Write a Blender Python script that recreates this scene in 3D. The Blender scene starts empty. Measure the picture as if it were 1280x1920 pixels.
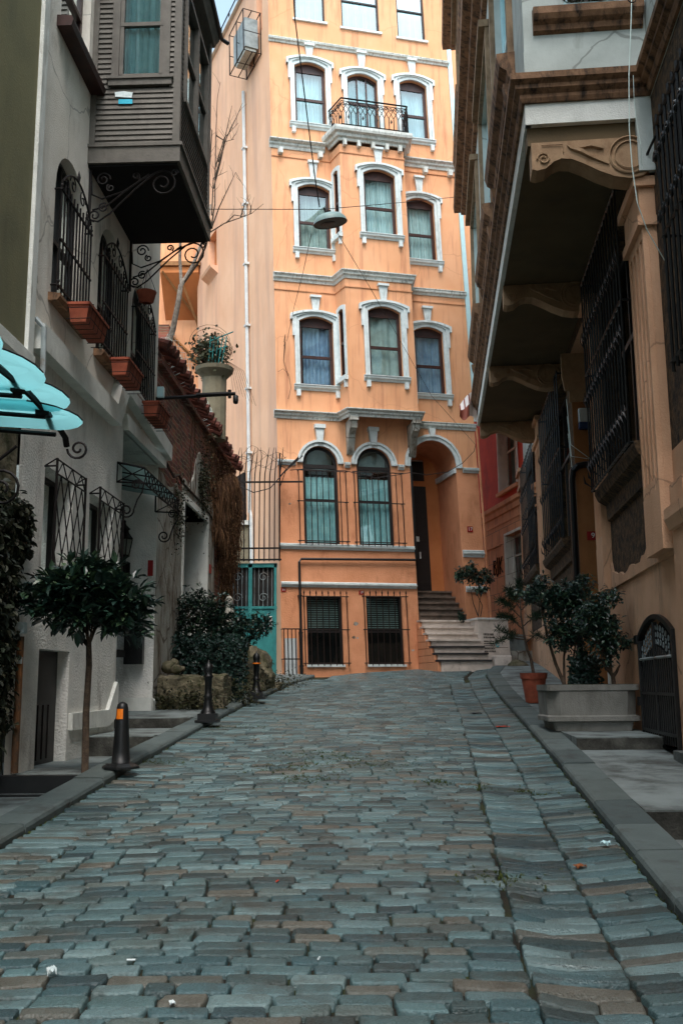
EXPO = 1.02; CAMSIGN = -1
import bpy, math, random
from mathutils import Vector, Matrix
random.seed(7)
R = math.radians
C = bpy.context.scene.collection
rnd = random.uniform

# ---------------------------------------------------------------- helpers
def lerp(a, b, t): return a + (b - a) * t
def sm(a, b, x):
    t = max(0., min(1., (x - a) / (b - a))); return t * t * (3 - 2 * t)
def G(x, y):
    "street surface height"
    y = max(-30., min(y, 60.))
    return .074 * y - .0003 * y * y + .04 * (min(max(x, -3), 8) + 1.5) * sm(15, 23.5, y)
def poly(pts, y):
    if y <= pts[0][0]: 
        a, b = pts[0], pts[1]
        return a[1] + (b[1] - a[1]) / (b[0] - a[0]) * (y - a[0])
    for a, b in zip(pts, pts[1:]):
        if y <= b[0]: return lerp(a[1], b[1], (y - a[0]) / (b[0] - a[0]))
    return pts[-1][1]

CAM_H, FPX, PITCH, ROLL = 1.5, 1820., R(10.0), R(.45)
def at(px, py, Y):
    "point at depth Y on the line of sight of a place measured in the photograph"
    x = (px - 640) / FPX; y = -(py - 960) / FPX
    c, s = math.cos(ROLL), math.sin(ROLL)
    x, y = x * c - y * s, x * s + y * c
    d = Vector((x, math.cos(PITCH) - y * math.sin(PITCH), math.sin(PITCH) + y * math.cos(PITCH)))
    return Vector((0, 0, CAM_H)) + d * (Y / d.y)

class Frame:
    def __init__(s, A, yaw, side=1, lean=0., taper=0.):
        s.A = A; y = R(yaw)
        s.U = Vector((math.sin(y), math.cos(y), 0)); s.N = Vector((math.cos(y), -math.sin(y), 0)) * side
        s.lean = lean; s.taper = taper
    def __call__(s, u, d, z):
        u = u - (z - 4) * (s.lean + s.taper * u)
        p = s.U * u + s.N * d
        return Vector((s.A[0] + p.x, s.A[1] + p.y, z))
W = lambda x, y, z: Vector((x, y, z))

class MB:
    def __init__(s, T=W): s.v = []; s.f = []; s.t = []; s.T = T; s.tone = .5
    def add(s, pts, faces, tone=None, T=None):
        T = T or s.T; n = len(s.v)
        s.v += [T(*p) for p in pts]
        s.f += [tuple(n + i for i in f) for f in faces]
        s.t += [s.tone if tone is None else tone] * len(faces)
        return s
    def quad(s, a, b, c, d, tone=None): return s.add([a, b, c, d], [(0, 1, 2, 3)], tone)
    def box(s, u0, u1, d0, d1, z0, z1, tone=None):
        P = [(u, d, z) for z in (z0, z1) for d in (d0, d1) for u in (u0, u1)]
        return s.add(P, [(0, 1, 3, 2), (4, 6, 7, 5), (0, 4, 5, 1), (2, 3, 7, 6), (0, 2, 6, 4), (1, 5, 7, 3)], tone)
    def cbox(s, u0, u1, d0, d1, z0, z1, b=.01, tone=None):
        "chamfered box"
        for (a0, a1, b0, b1, c0, c1) in ((0, 0, b, b, b, b), (b, b, 0, 0, b, b), (b, b, b, b, 0, 0)): pass
        P = []; 
        for z, bz in ((z0, 0), (z0 + b, b), (z1 - b, b), (z1, 0)):
            k = b - bz
            P += [(u0 + k + b * 0, d0 + k + b, z), (u0 + k + b, d0 + k, z), (u1 - k - b, d0 + k, z), (u1 - k, d0 + k + b, z),
                  (u1 - k, d1 - k - b, z), (u1 - k - b, d1 - k, z), (u0 + k + b, d1 - k, z), (u0 + k, d1 - k - b, z)]
        F = [tuple(range(8)), tuple(range(24, 32))]
        for r in range(3):
            for i in range(8):
                j = (i + 1) % 8; F.append((r * 8 + i, r * 8 + j, r * 8 + 8 + j, r * 8 + 8 + i))
        return s.add(P, F, tone)
    def prism(s, pg, d0, d1, tone=None):
        "pg in (u,z), extruded along d"
        n = len(pg); P = [(u, d0, z) for u, z in pg] + [(u, d1, z) for u, z in pg]
        F = [tuple(range(n)), tuple(range(n, 2 * n))] + [(i, (i + 1) % n, n + (i + 1) % n, n + i) for i in range(n)]
        return s.add(P, F, tone)
    def prism_u(s, pg, u0, u1, tone=None):
        "pg in (d,z), extruded along u"
        n = len(pg); P = [(u0, d, z) for d, z in pg] + [(u1, d, z) for d, z in pg]
        F = [tuple(range(n)), tuple(range(n, 2 * n))] + [(i, (i + 1) % n, n + (i + 1) % n, n + i) for i in range(n)]
        return s.add(P, F, tone)
    def tube(s, pts, r, n=5, tone=None, cap=True):
        P = [s.T(*p) for p in pts]; k = len(P); ring = []
        rs = r if isinstance(r, (list, tuple)) else [r] * k
        up = None
        for i in range(k):
            t = (P[min(i + 1, k - 1)] - P[max(i - 1, 0)])
            if t.length < 1e-9: t = Vector((0, 0, 1))
            t.normalize()
            if up is None: up = Vector((0, 0, 1)) if abs(t.z) < .9 else Vector((1, 0, 0))
            a = t.cross(up)
            if a.length < 1e-4: a = t.cross(Vector((.3, .8, .5)))
            a.normalize(); b = a.cross(t).normalized(); up = b
            for j in range(n):
                th = 2 * math.pi * j / n; ring.append(P[i] + a * (rs[i] * math.cos(th)) + b * (rs[i] * math.sin(th)))
        F = [(i * n + j, i * n + (j + 1) % n, (i + 1) * n + (j + 1) % n, (i + 1) * n + j) for i in range(k - 1) for j in range(n)]
        if cap: F += [tuple(range(n)), tuple(range((k - 1) * n, k * n))]
        return s.add([tuple(p) for p in ring], F, tone, W)
    def bar(s, a, b, r, n=4, tone=None): return s.tube([a, b], r, n, tone)
    def lathe(s, c, prof, n=16, tone=None, sx=1., sy=1.):
        P = [(c[0] + r * sx * math.cos(2 * math.pi * j / n), c[1] + r * sy * math.sin(2 * math.pi * j / n), c[2] + z) for r, z in prof for j in range(n)]
        k = len(prof)
        F = [(i * n + j, i * n + (j + 1) % n, (i + 1) * n + (j + 1) % n, (i + 1) * n + j) for i in range(k - 1) for j in range(n)]
        F += [tuple(range(n)), tuple(range((k - 1) * n, k * n))]
        return s.add(P, F, tone)
    def sweep(s, path, prof, tone=None):
        "horizontal moulding: path [(u,d)], prof [(out,z)] ; out is to the right hand of the path turned outward (+d)"
        n = len(path); k = len(prof); P = []
        for i in range(n):
            def nrm(a, b):
                du, dd = b[0] - a[0], b[1] - a[1]; l = math.hypot(du, dd); return (-dd / l, du / l)
            n1 = nrm(path[max(i - 1, 0)], path[max(i, 1)]); n2 = nrm(path[min(i, n - 2)], path[min(i + 1, n - 1)])
            mx, my = n1[0] + n2[0], n1[1] + n2[1]; q = 2 / (mx * mx + my * my) if (mx * mx + my * my) > .1 else 1
            mx *= q; my *= q
            P += [(path[i][0] + mx * o, path[i][1] + my * o, z) for o, z in prof]
        F = [(i * k + j, i * k + (j + 1) % k, (i + 1) * k + (j + 1) % k, (i + 1) * k + j) for i in range(n - 1) for j in range(k)]
        F += [tuple(range(k)), tuple(range((n - 1) * k, n * k))]
        return s.add(P, F, tone)
    def spiral(s, c, e1, e2, r0, r1, a0, turns, r=.008, n=5, steps=22, tone=None):
        "scroll in the plane of local axes e1,e2 (3-tuples)"
        pts = []
        for i in range(steps + 1):
            t = i / steps; a = a0 + turns * 2 * math.pi * t; q = lerp(r0, r1, t)
            pts.append(tuple(c[k] + e1[k] * q * math.cos(a) + e2[k] * q * math.sin(a) for k in range(3)))
        s.tube(pts, r, n, tone); return pts
    def blob(s, c, r, n=10, m=7, jit=.15, tone=None, seed=0):
        rg = random.Random(seed); P = []
        for i in range(m + 1):
            ph = math.pi * i / m
            for j in range(n):
                th = 2 * math.pi * j / n; k = 1 + rg.uniform(-jit, jit)
                P.append((c[0] + r[0] * k * math.sin(ph) * math.cos(th), c[1] + r[1] * k * math.sin(ph) * math.sin(th), c[2] + r[2] * k * math.cos(ph)))
        F = [(i * n + j, i * n + (j + 1) % n, (i + 1) * n + (j + 1) % n, (i + 1) * n + j) for i in range(m) for j in range(n)]
        return s.add(P, F, tone)
    def leaf(s, p, dr, up, l, w, tone=None):
        dr = dr.normalized(); sd = dr.cross(up)
        if sd.length < 1e-3: sd = dr.cross(Vector((1, .2, .1)))
        sd.normalize(); nn = sd.cross(dr)
        q = [p, p + dr * l * .35 + sd * w + nn * w * .35, p + dr * l * .72 + sd * w * .8 + nn * w * .3, p + dr * l - nn * l * .08,
             p + dr * l * .72 - sd * w * .8 + nn * w * .3, p + dr * l * .35 - sd * w + nn * w * .35, p + dr * l * .5]
        return s.add([tuple(a) for a in q], [(0, 1, 6), (1, 2, 6), (2, 3, 6), (3, 4, 6), (4, 5, 6), (5, 0, 6)], rnd(0, 1) if tone is None else tone, W)
    def go(s, name, m, parent=None, smooth=False, **kw):
        me = bpy.data.meshes.new(name)
        if parent is not None: o0 = parent['_o'] if '_o' in parent else (0, 0, 0)
        elif s.v:
            xs = [p.x for p in s.v]; ys = [p.y for p in s.v]; o0 = ((min(xs) + max(xs)) / 2, (min(ys) + max(ys)) / 2, min(p.z for p in s.v))
        else: o0 = (0, 0, 0)
        o0 = Vector(o0)
        me.from_pydata([tuple(p - o0) for p in s.v], [], s.f)
        a = me.attributes.new('tone', 'FLOAT', 'FACE'); a.data.foreach_set('value', s.t)
        me.materials.append(m)
        if smooth: me.polygons.foreach_set('use_smooth', [True] * len(me.polygons))
        o = bpy.data.objects.new(name, me); C.objects.link(o)
        if parent is None: o.location = o0
        else: o.parent = parent
        o['_o'] = tuple(o0)
        for k, val in kw.items(): o[k] = val
        return o

def thing(name, loc, label, cat, group=None):
    o = bpy.data.objects.new(name, None); C.objects.link(o); o.location = loc; o['_o'] = tuple(loc)
    o.empty_display_size = .2; o['label'] = label; o['category'] = cat
    if group: o['group'] = group
    return o
def dup(o, delta, label=None, parent=None):
    c = o.copy(); C.objects.link(c)
    if parent is None: c.location = Vector(o.location) + Vector(delta)
    else: c.parent = parent
    if label: c['label'] = label
    for ch in o.children: dup(ch, (0, 0, 0), None, c)
    return c

# openings: (a, b, c, e, rise)
def arch(op, n=12):
    a, b, c, e, r = op[:5]
    if r <= 0: return [(a, c), (a, e), (b, e), (b, c)]
    m, h = (a + b) / 2, (b - a) / 2; pts = [(a, c)]
    for i in range(n + 1):
        t = -math.cos(math.pi * i / n) if r > .7 * h else -1 + 2 * i / n
        k = math.sqrt(max(0, 1 - t * t)) if r > .7 * h else 1 - t * t
        pts.append((m + h * t, e - r + r * k))
    return pts + [(b, c)]
def grow(op, w, bottom=0.):
    a, b, c, e, r = op; h = (b - a) / 2
    return (a - w, b + w, c - bottom, e + w, r + (w if r > .7 * h else 0) if r > 0 else 0)
def wall_open(m, u0, u1, z0, z1, ops, depth, d=0., back=None):
    us = sorted({u0, u1, *[o[0] for o in ops], *[o[1] for o in ops]}); zs = sorted({z0, z1, *[o[2] for o in ops], *[o[3] for o in ops]})
    us = [u for u in us if u0 <= u <= u1]; zs = [z for z in zs if z0 <= z <= z1]
    for a, b in zip(us, us[1:]):
        for c, e in zip(zs, zs[1:]):
            x, z = (a + b) / 2, (c + e) / 2
            if any(o[0] < x < o[1] and o[2] < z < o[3] for o in ops): continue
            m.quad((a, d, c), (b, d, c), (b, d, e), (a, d, e))
    for o in ops:
        pts = arch(o)
        if o[4] > 0 and z0 < o[3] <= z1:
            for p, q in zip(pts[1:-2], pts[2:-1]): m.quad((p[0], d, p[1]), (q[0], d, q[1]), (q[0], d, o[3]), (p[0], d, o[3]))
        if not (z0 <= o[2] < z1): continue
        dp = o[5] if len(o) > 5 else depth
        loop = pts + [pts[0]]
        for p, q in zip(loop, loop[1:]): m.quad((p[0], d, p[1]), (q[0], d, q[1]), (q[0], d - dp, q[1]), (p[0], d - dp, p[1]))
def band(m, op, w, d0, d1, bottom=False, wb=0.):
    "solid strip round the opening op, w wide outward"
    i = arch(op[:5]); o = arch(grow(op[:5], w, wb))
    n = len(i); seq = list(range(n)) + ([0] if bottom else [])
    for a, b in zip(seq, seq[1:]):
        m.quad((i[a][0], d1, i[a][1]), (i[b][0], d1, i[b][1]), (o[b][0], d1, o[b][1]), (o[a][0], d1, o[a][1]))
        m.quad((o[a][0], d1, o[a][1]), (o[b][0], d1, o[b][1]), (o[b][0], d0, o[b][1]), (o[a][0], d0, o[a][1]))
        m.quad((i[a][0], d1, i[a][1]), (i[b][0], d1, i[b][1]), (i[b][0], d0, i[b][1]), (i[a][0], d0, i[a][1]))
def shrink(op, w):
    a, b, c, e, r = op[:5]; return (a + w, b - w, c + w, e - w, r if r <= .7 * (b - a) / 2 else r - w)
def sash(T, parent, op, d, frame_m, fw=.06, rail=.5, muls=(), curt=None, curt_m=None, glass_m=None, fold=9, gap=0., thick=.05, head=False, name='window'):
    "window part with pane and curtain sub-parts"
    a, b, c, e, r = op[:5]; m = MB(T); inn = shrink(op, fw)
    band(m, inn, fw, d - thick, d, True, fw)
    if rail is not None:
        zr = lerp(c, e - r, rail); m.box(a + fw * .5, b - fw * .5, d - thick * .9, d + .008, zr - fw * .45, zr + fw * .45)
    for x in muls:
        xx = lerp(a, b, x); m.box(xx - fw * .35, xx + fw * .35, d - thick * .8, d + .004, c + fw * .5, e - fw * .6 - (r * abs(2 * x - 1) ** 2))
    if head:
        ap = [p for p in arch(shrink(op, fw * .4)) if p[1] > e - r - fw * 1.6]; zz = e - r - fw * 1.5
        m.prism([(ap[0][0], zz)] + ap + [(ap[-1][0], zz)], d - thick, d - .004)
    w = m.go(name, frame_m, parent)
    g = MB(T); pts = arch(inn); g.add([(u, d - thick * .6, z) for u, z in pts], [tuple(range(len(pts)))])
    g.go('glass_pane', glass_m or MT['glass'], w)
    if curt:
        k = MB(T); N = 42; z0, z1 = curt[0], curt[1]; nf = fold; ph = rnd(0, 6)
        for i in range(N):
            P = []
            for j in (i, i + 1):
                t = j / N; u = lerp(a + .02 + gap, b - .02, t)
                dd = d - .16 + .028 * math.sin(t * nf * 6.28 + ph) + .014 * math.sin(t * nf * 2.3 * 6.28 + 1.3 * ph)
                P.append((u, dd))
            k.quad((P[0][0], P[0][1], z0), (P[1][0], P[1][1], z0), (P[1][0], P[1][1] + .01, z1), (P[0][0], P[0][1] + .01, z1))
        k.go('curtain', curt_m or MT['curtain'], w, smooth=True)
    return w

# ---------------------------------------------------------------- materials
MT = {}
def lin(c): return tuple(((x / 255) / 12.92 if x <= 10 else ((x / 255 + .055) / 1.055) ** 2.4) for x in c)
def mat(name, col, col2=None, rough=.8, scale=6., bump=0., bscale=60., spec=.3, metal=0., stain=None, stain_s=(3, 3, .5), stain_f=(.52, .72), tone=None, tonefac=1., detail=6, crack=None):
    m = bpy.data.materials.new(name); m.use_nodes = True; nt = m.node_tree; N = nt.nodes; L = nt.links
    bs = N['Principled BSDF']; bs.inputs['Roughness'].default_value = rough; bs.inputs['Metallic'].default_value = metal
    bs.inputs['Specular IOR Level'].default_value = spec
    gp = N.new('ShaderNodeNewGeometry'); c1 = (*lin(col), 1); c2 = (*lin(col2 or col), 1)
    nz = N.new('ShaderNodeTexNoise'); nz.inputs['Scale'].default_value = scale; nz.inputs['Detail'].default_value = detail; nz.inputs['Roughness'].default_value = .6
    L.new(gp.outputs['Position'], nz.inputs['Vector'])
    mr = N.new('ShaderNodeMapRange'); mr.inputs['From Min'].default_value = .35; mr.inputs['From Max'].default_value = .65
    L.new(nz.outputs['Fac'], mr.inputs['Value'])
    mx = N.new('ShaderNodeMix'); mx.data_type = 'RGBA'; mx.inputs[6].default_value = c1; mx.inputs[7].default_value = c2
    L.new(mr.outputs[0], mx.inputs[0]); out = mx.outputs[2]
    if tone:
        at_ = N.new('ShaderNodeAttribute'); at_.attribute_name = 'tone'
        cr = N.new('ShaderNodeValToRGB'); cr.color_ramp.elements[0].color = (*lin(tone[0]), 1); cr.color_ramp.elements[1].color = (*lin(tone[-1]), 1)
        for i, t in enumerate(tone[1:-1]):
            el = cr.color_ramp.elements.new((i + 1) / (len(tone) - 1)); el.color = (*lin(t), 1)
        L.new(at_.outputs['Fac'], cr.inputs[0])
        m2 = N.new('ShaderNodeMix'); m2.data_type = 'RGBA'; m2.inputs[0].default_value = tonefac
        L.new(out, m2.inputs[6]); L.new(cr.outputs[0], m2.inputs[7]); out = m2.outputs[2]
    if stain:
        mp = N.new('ShaderNodeMapping'); mp.inputs['Scale'].default_value = stain_s; L.new(gp.outputs['Position'], mp.inputs[0])
        n2 = N.new('ShaderNodeTexNoise'); n2.inputs['Scale'].default_value = 1.; n2.inputs['Detail'].default_value = 8; n2.inputs['Roughness'].default_value = .65
        L.new(mp.outputs[0], n2.inputs['Vector'])
        m3 = N.new('ShaderNodeMapRange'); m3.inputs['From Min'].default_value = stain_f[0]; m3.inputs['From Max'].default_value = stain_f[1]
        L.new(n2.outputs['Fac'], m3.inputs['Value'])
        m4 = N.new('ShaderNodeMix'); m4.data_type = 'RGBA'; m4.inputs[7].default_value = (*lin(stain), 1)
        L.new(m3.outputs[0], m4.inputs[0]); L.new(out, m4.inputs[6]); out = m4.outputs[2]
    if crack:
        v = N.new('ShaderNodeTexVoronoi'); v.feature = 'DISTANCE_TO_EDGE'; v.inputs['Scale'].default_value = crack[1]
        nw = N.new('ShaderNodeTexNoise'); nw.inputs['Scale'].default_value = 3.; L.new(gp.outputs['Position'], nw.inputs['Vector'])
        va = N.new('ShaderNodeVectorMath'); va.operation = 'MULTIPLY_ADD'; L.new(nw.outputs['Color'], va.inputs[0]); va.inputs[1].default_value = (.22, .22, .22); L.new(gp.outputs['Position'], va.inputs[2]); L.new(va.outputs[0], v.inputs['Vector'])
        m5 = N.new('ShaderNodeMapRange'); m5.inputs['From Min'].default_value = crack[2]; m5.inputs['From Max'].default_value = crack[2] * 2.2; m5.inputs['To Min'].default_value = crack[3] if len(crack) > 3 else .8; m5.inputs['To Max'].default_value = 0
        L.new(v.outputs['Distance'], m5.inputs['Value'])
        m6 = N.new('ShaderNodeMix'); m6.data_type = 'RGBA'; m6.inputs[7].default_value = (*lin(crack[0]), 1)
        L.new(m5.outputs[0], m6.inputs[0]); L.new(out, m6.inputs[6]); out = m6.outputs[2]
    L.new(out, bs.inputs['Base Color'])
    if bump:
        nb = N.new('ShaderNodeTexNoise'); nb.inputs['Scale'].default_value = bscale; nb.inputs['Detail'].default_value = 5
        L.new(gp.outputs['Position'], nb.inputs['Vector'])
        bm = N.new('ShaderNodeBump'); bm.inputs['Strength'].default_value = bump; bm.inputs['Distance'].default_value = .02
        L.new(nb.outputs['Fac'], bm.inputs['Height']); L.new(bm.outputs[0], bs.inputs['Normal'])
    MT[name] = m; return m

def brick_mat(name, b1, b2, mortar, bw=.22, bh=.07, U=(0, 1, 0), bump=1.0):
    m = mat(name, b1, b2); nt = m.node_tree; N = nt.nodes; L = nt.links; bs = N['Principled BSDF']
    g = N.new('ShaderNodeNewGeometry'); sp = N.new('ShaderNodeSeparateXYZ'); L.new(g.outputs['Position'], sp.inputs[0])
    cb = N.new('ShaderNodeCombineXYZ'); L.new(sp.outputs['X' if U[0] else 'Y'], cb.inputs['X']); L.new(sp.outputs['Z'], cb.inputs['Y'])
    nz = N.new('ShaderNodeTexNoise'); nz.inputs['Scale'].default_value = 2.5; L.new(g.outputs['Position'], nz.inputs['Vector'])
    sc = N.new('ShaderNodeVectorMath'); sc.operation = 'SCALE'; sc.inputs['Scale'].default_value = .12; L.new(nz.outputs['Color'], sc.inputs[0])
    ad = N.new('ShaderNodeVectorMath'); L.new(cb.outputs[0], ad.inputs[0]); L.new(sc.outputs[0], ad.inputs[1])
    br = N.new('ShaderNodeTexBrick'); br.inputs['Scale'].default_value = 1; br.inputs['Brick Width'].default_value = bw; br.inputs['Row Height'].default_value = bh
    br.inputs['Mortar Size'].default_value = .009; br.inputs['Mortar Smooth'].default_value = .4
    br.inputs['Color1'].default_value = (*lin(b1), 1); br.inputs['Color2'].default_value = (*lin(b2), 1); br.inputs['Mortar'].default_value = (*lin(mortar), 1)
    L.new(ad.outputs[0], br.inputs['Vector'])
    n2 = N.new('ShaderNodeTexNoise'); n2.inputs['Scale'].default_value = 4; n2.inputs['Detail'].default_value = 8; L.new(g.outputs['Position'], n2.inputs['Vector'])
    mx = N.new('ShaderNodeMix'); mx.data_type = 'RGBA'; mx.blend_type = 'MULTIPLY'; mx.inputs[0].default_value = .8
    L.new(br.outputs['Color'], mx.inputs[6]); L.new(n2.outputs['Color'], mx.inputs[7]); 
    hs = N.new('ShaderNodeHueSaturation'); hs.inputs['Value'].default_value = 1.35; hs.inputs['Saturation'].default_value = .9; L.new(mx.outputs[2], hs.inputs['Color'])
    L.new(hs.outputs[0], bs.inputs['Base Color'])
    bm = N.new('ShaderNodeBump'); bm.inputs['Strength'].default_value = bump; bm.inputs['Distance'].default_value = .02; bm.invert = True
    L.new(br.outputs['Fac'], bm.inputs['Height']); L.new(bm.outputs[0], bs.inputs['Normal'])
    return m
def glass_mat(name, tint, refl, rough=.03):
    m = bpy.data.materials.new(name); m.use_nodes = True; nt = m.node_tree; N = nt.nodes; L = nt.links; N.remove(N['Principled BSDF'])
    tr = N.new('ShaderNodeBsdfTransparent'); tr.inputs[0].default_value = (*tint, 1)
    gl = N.new('ShaderNodeBsdfGlossy'); gl.inputs['Roughness'].default_value = rough; gl.inputs['Color'].default_value = (.9, 1, 1, 1)
    lw = N.new('ShaderNodeFresnel'); lw.inputs['IOR'].default_value = 1.5
    ad = N.new('ShaderNodeMath'); ad.operation = 'ADD'; ad.inputs[1].default_value = refl; ad.use_clamp = True; L.new(lw.outputs[0], ad.inputs[0])
    nz = N.new('ShaderNodeTexNoise'); nz.inputs['Scale'].default_value = 1.2; g = N.new('ShaderNodeNewGeometry'); L.new(g.outputs['Position'], nz.inputs['Vector'])
    bm = N.new('ShaderNodeBump'); bm.inputs['Strength'].default_value = .08; bm.inputs['Distance'].default_value = .05; L.new(nz.outputs['Fac'], bm.inputs['Height']); L.new(bm.outputs[0], gl.inputs['Normal'])
    mx = N.new('ShaderNodeMixShader'); L.new(ad.outputs[0], mx.inputs[0]); L.new(tr.outputs[0], mx.inputs[1]); L.new(gl.outputs[0], mx.inputs[2])
    L.new(mx.outputs[0], N['Material Output'].inputs['Surface']); MT[name] = m; return m
def trans_mat(name, col, f=.6):
    "frosted translucent sheet"
    m = bpy.data.materials.new(name); m.use_nodes = True; nt = m.node_tree; N = nt.nodes; L = nt.links; bs = N['Principled BSDF']
    bs.inputs['Base Color'].default_value = (*lin(col), 1); bs.inputs['Roughness'].default_value = .35
    t = N.new('ShaderNodeBsdfTranslucent'); t.inputs[0].default_value = (*lin(col), 1)
    nz = N.new('ShaderNodeTexNoise'); nz.inputs['Scale'].default_value = 7; nz.inputs['Detail'].default_value = 6
    g = N.new('ShaderNodeNewGeometry'); L.new(g.outputs['Position'], nz.inputs['Vector'])
    mr = N.new('ShaderNodeMapRange'); mr.inputs['From Min'].default_value = .4; mr.inputs['From Max'].default_value = .75; mr.inputs['To Min'].default_value = f; mr.inputs['To Max'].default_value = f - .2
    L.new(nz.outputs['Fac'], mr.inputs['Value'])
    mx = N.new('ShaderNodeMixShader'); L.new(mr.outputs[0], mx.inputs[0]); L.new(bs.outputs[0], mx.inputs[1]); L.new(t.outputs[0], mx.inputs[2])
    L.new(mx.outputs[0], N['Material Output'].inputs['Surface']); MT[name] = m; return m

mat('orange', (228, 170, 128), (221, 160, 116), .85, 1.2, .12, 45, stain=(176, 116, 86), stain_s=(7, 7, .55), stain_f=(.50, .80), crack=((186, 128, 90), .35, .002, .35))
mat('orange_low', (218, 152, 112), (206, 140, 100), .85, 2.2, .5, 28, stain=(176, 112, 76), stain_s=(2.5, 2.5, 1.0), stain_f=(.52, .74))
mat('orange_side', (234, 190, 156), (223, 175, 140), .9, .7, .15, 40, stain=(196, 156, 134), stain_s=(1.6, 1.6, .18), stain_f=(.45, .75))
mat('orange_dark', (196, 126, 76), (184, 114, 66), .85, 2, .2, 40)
mat('trim', (216, 224, 222), (194, 204, 202), .7, 5, .1, 60, stain=(120, 122, 112), stain_s=(14, 14, 2.5), stain_f=(.58, .8))
mat('cornice', (212, 216, 210), (186, 190, 182), .8, 6, .2, 50, stain=(84, 80, 70), stain_s=(18, 18, 3), stain_f=(.52, .76))
mat('brown_frame', (62, 32, 24), (42, 22, 18), .45, 8, .05, 80, spec=.4)
mat('dark_frame', (30, 24, 22), (20, 17, 16), .5, 8, spec=.4)
mat('curtain', (205, 222, 222), (186, 208, 210), .9, 4)
mat('curtain_teal', (178, 216, 216), (146, 190, 194), .9, 4)
mat('curtain_grey', (172, 184, 178), (146, 160, 155), .9, 4)
mat('curtain_blue', (146, 170, 194), (112, 138, 166), .9, 4)
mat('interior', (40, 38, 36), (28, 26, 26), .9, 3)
mat('iron', (16, 14, 14), (26, 20, 18), .6, 20, .15, 90, spec=.25)
mat('iron_rust', (40, 26, 20), (24, 18, 16), .6, 14, .2, 90, spec=.4)
mat('iron_gloss', (9, 11, 12), (14, 16, 16), .42, 12, .15, 50, spec=.4)
mat('white_wall', (238, 232, 220), (222, 216, 202), .9, 1.6, .45, 70, stain=(128, 118, 104), stain_s=(2.2, 2.2, .7), stain_f=(.55, .82), crack=((120, 114, 104), .7, .0035, .5))
mat('white_wall_rough', (236, 234, 226), (216, 216, 208), .95, 3, .9, 40, stain=(118, 112, 100), stain_s=(2.4, 2.4, .9), stain_f=(.56, .82))
mat('white_trim', (230, 232, 224), (212, 214, 206), .85, 4, .3, 60, stain=(130, 124, 110), stain_s=(5, 5, 1.2), stain_f=(.58, .85))
mat('olive', (128, 124, 92), (112, 110, 84), .9, 1.2, .2, 60, stain=(84, 82, 66), stain_s=(1.5, 1.5, .5), stain_f=(.5, .8))
mat('clap', (104, 100, 92), (88, 85, 78), .6, 6, .15, 30, stain=(60, 52, 46), stain_s=(4, 4, 1), stain_f=(.55, .8), spec=.3)
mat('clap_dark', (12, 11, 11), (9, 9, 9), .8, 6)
mat('concrete_dark', (84, 84, 78), (58, 58, 54), .95, 3, .6, 40, stain=(38, 38, 34), stain_s=(3, 3, 3), stain_f=(.42, .66))
mat('concrete', (128, 138, 136), (96, 104, 102), .9, 2.2, .35, 60, stain=(62, 62, 58), stain_s=(2.2, 2.2, 2.2), stain_f=(.5, .76), crack=((70, 72, 68), .45, .003, .45))
mat('kerbstone', (90, 100, 99), (68, 78, 77), .85, 5, .35, 70, tone=((66, 78, 78), (96, 108, 106), (80, 88, 83)), tonefac=.6, stain=(58, 58, 54), stain_s=(4, 4, 4), stain_f=(.52, .8))
mat('marble', (216, 204, 192), (190, 178, 166), .6, 4, .1, 60, stain=(120, 104, 90), stain_s=(5, 5, 3), stain_f=(.55, .8))
mat('step_dark', (116, 100, 88), (78, 70, 62), .8, 5, .3, 50)
mat('step_edge', (62, 60, 60), (46, 45, 45), .6, 6, .2, 50)
mat('soil', (44, 40, 30), (28, 27, 22), .95, 9, .8, 40, stain=(50, 58, 28), stain_s=(2.5, 2.5, 2.5), stain_f=(.5, .66))
mat('cobble', (92, 116, 118), (34, 50, 52), .36, 60, .55, 90, spec=.5, tone=((30, 46, 50), (80, 110, 114), (122, 146, 146), (44, 80, 86), (108, 100, 86), (90, 118, 118), (36, 44, 42), (100, 132, 134)), tonefac=.72, stain=(60, 56, 46), stain_s=(3.1, 3.1, 3.1), stain_f=(.5, .8))
brick_mat('brick', (150, 74, 48), (82, 46, 34), (150, 132, 108), .26, .085)
mat('rust', (128, 84, 48), (84, 62, 44), .85, 9, .3, 40, stain=(70, 62, 52), stain_s=(6, 6, 3), stain_f=(.45, .6))
mat('plaster_old', (184, 184, 174), (150, 146, 134), .95, 2.2, .7, 30, stain=(98, 80, 62), stain_s=(3.5, 3.5, 1.2), stain_f=(.48, .66), crack=((84, 70, 56), 1.2, .01, .8))
mat('tile', (116, 64, 50), (66, 36, 30), .8, 9, .4, 30)
mat('teal_paint', (62, 146, 142), (46, 118, 118), .55, 3, .15, 40, stain=(96, 74, 48), stain_s=(5, 5, 2.5), stain_f=(.6, .72))
mat('rock', (124, 116, 94), (72, 68, 54), .95, 5, 1., 22, stain=(58, 60, 34), stain_s=(2.4, 2.4, 2.4), stain_f=(.48, .62))
mat('rubble', (104, 80, 54), (60, 48, 36), .95, 14, 1., 26, stain=(40, 34, 28), stain_s=(9, 9, 9), stain_f=(.45, .62))
mat('peach', (214, 170, 136), (196, 152, 118), .88, 1.5, .35, 55, stain=(150, 122, 98), stain_s=(2, 2, .6), stain_f=(.55, .8), crack=((140, 108, 84), .6, .003, .6))
mat('ochre', (156, 106, 64), (138, 92, 54), .85, 2, .2, 50, stain=(134, 92, 50), stain_s=(3, 3, 1), stain_f=(.55, .8))
mat('brown_mould', (140, 106, 78), (104, 76, 54), .8, 6, .25, 50, stain=(44, 34, 26), stain_s=(10, 10, 3), stain_f=(.48, .66))
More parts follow.
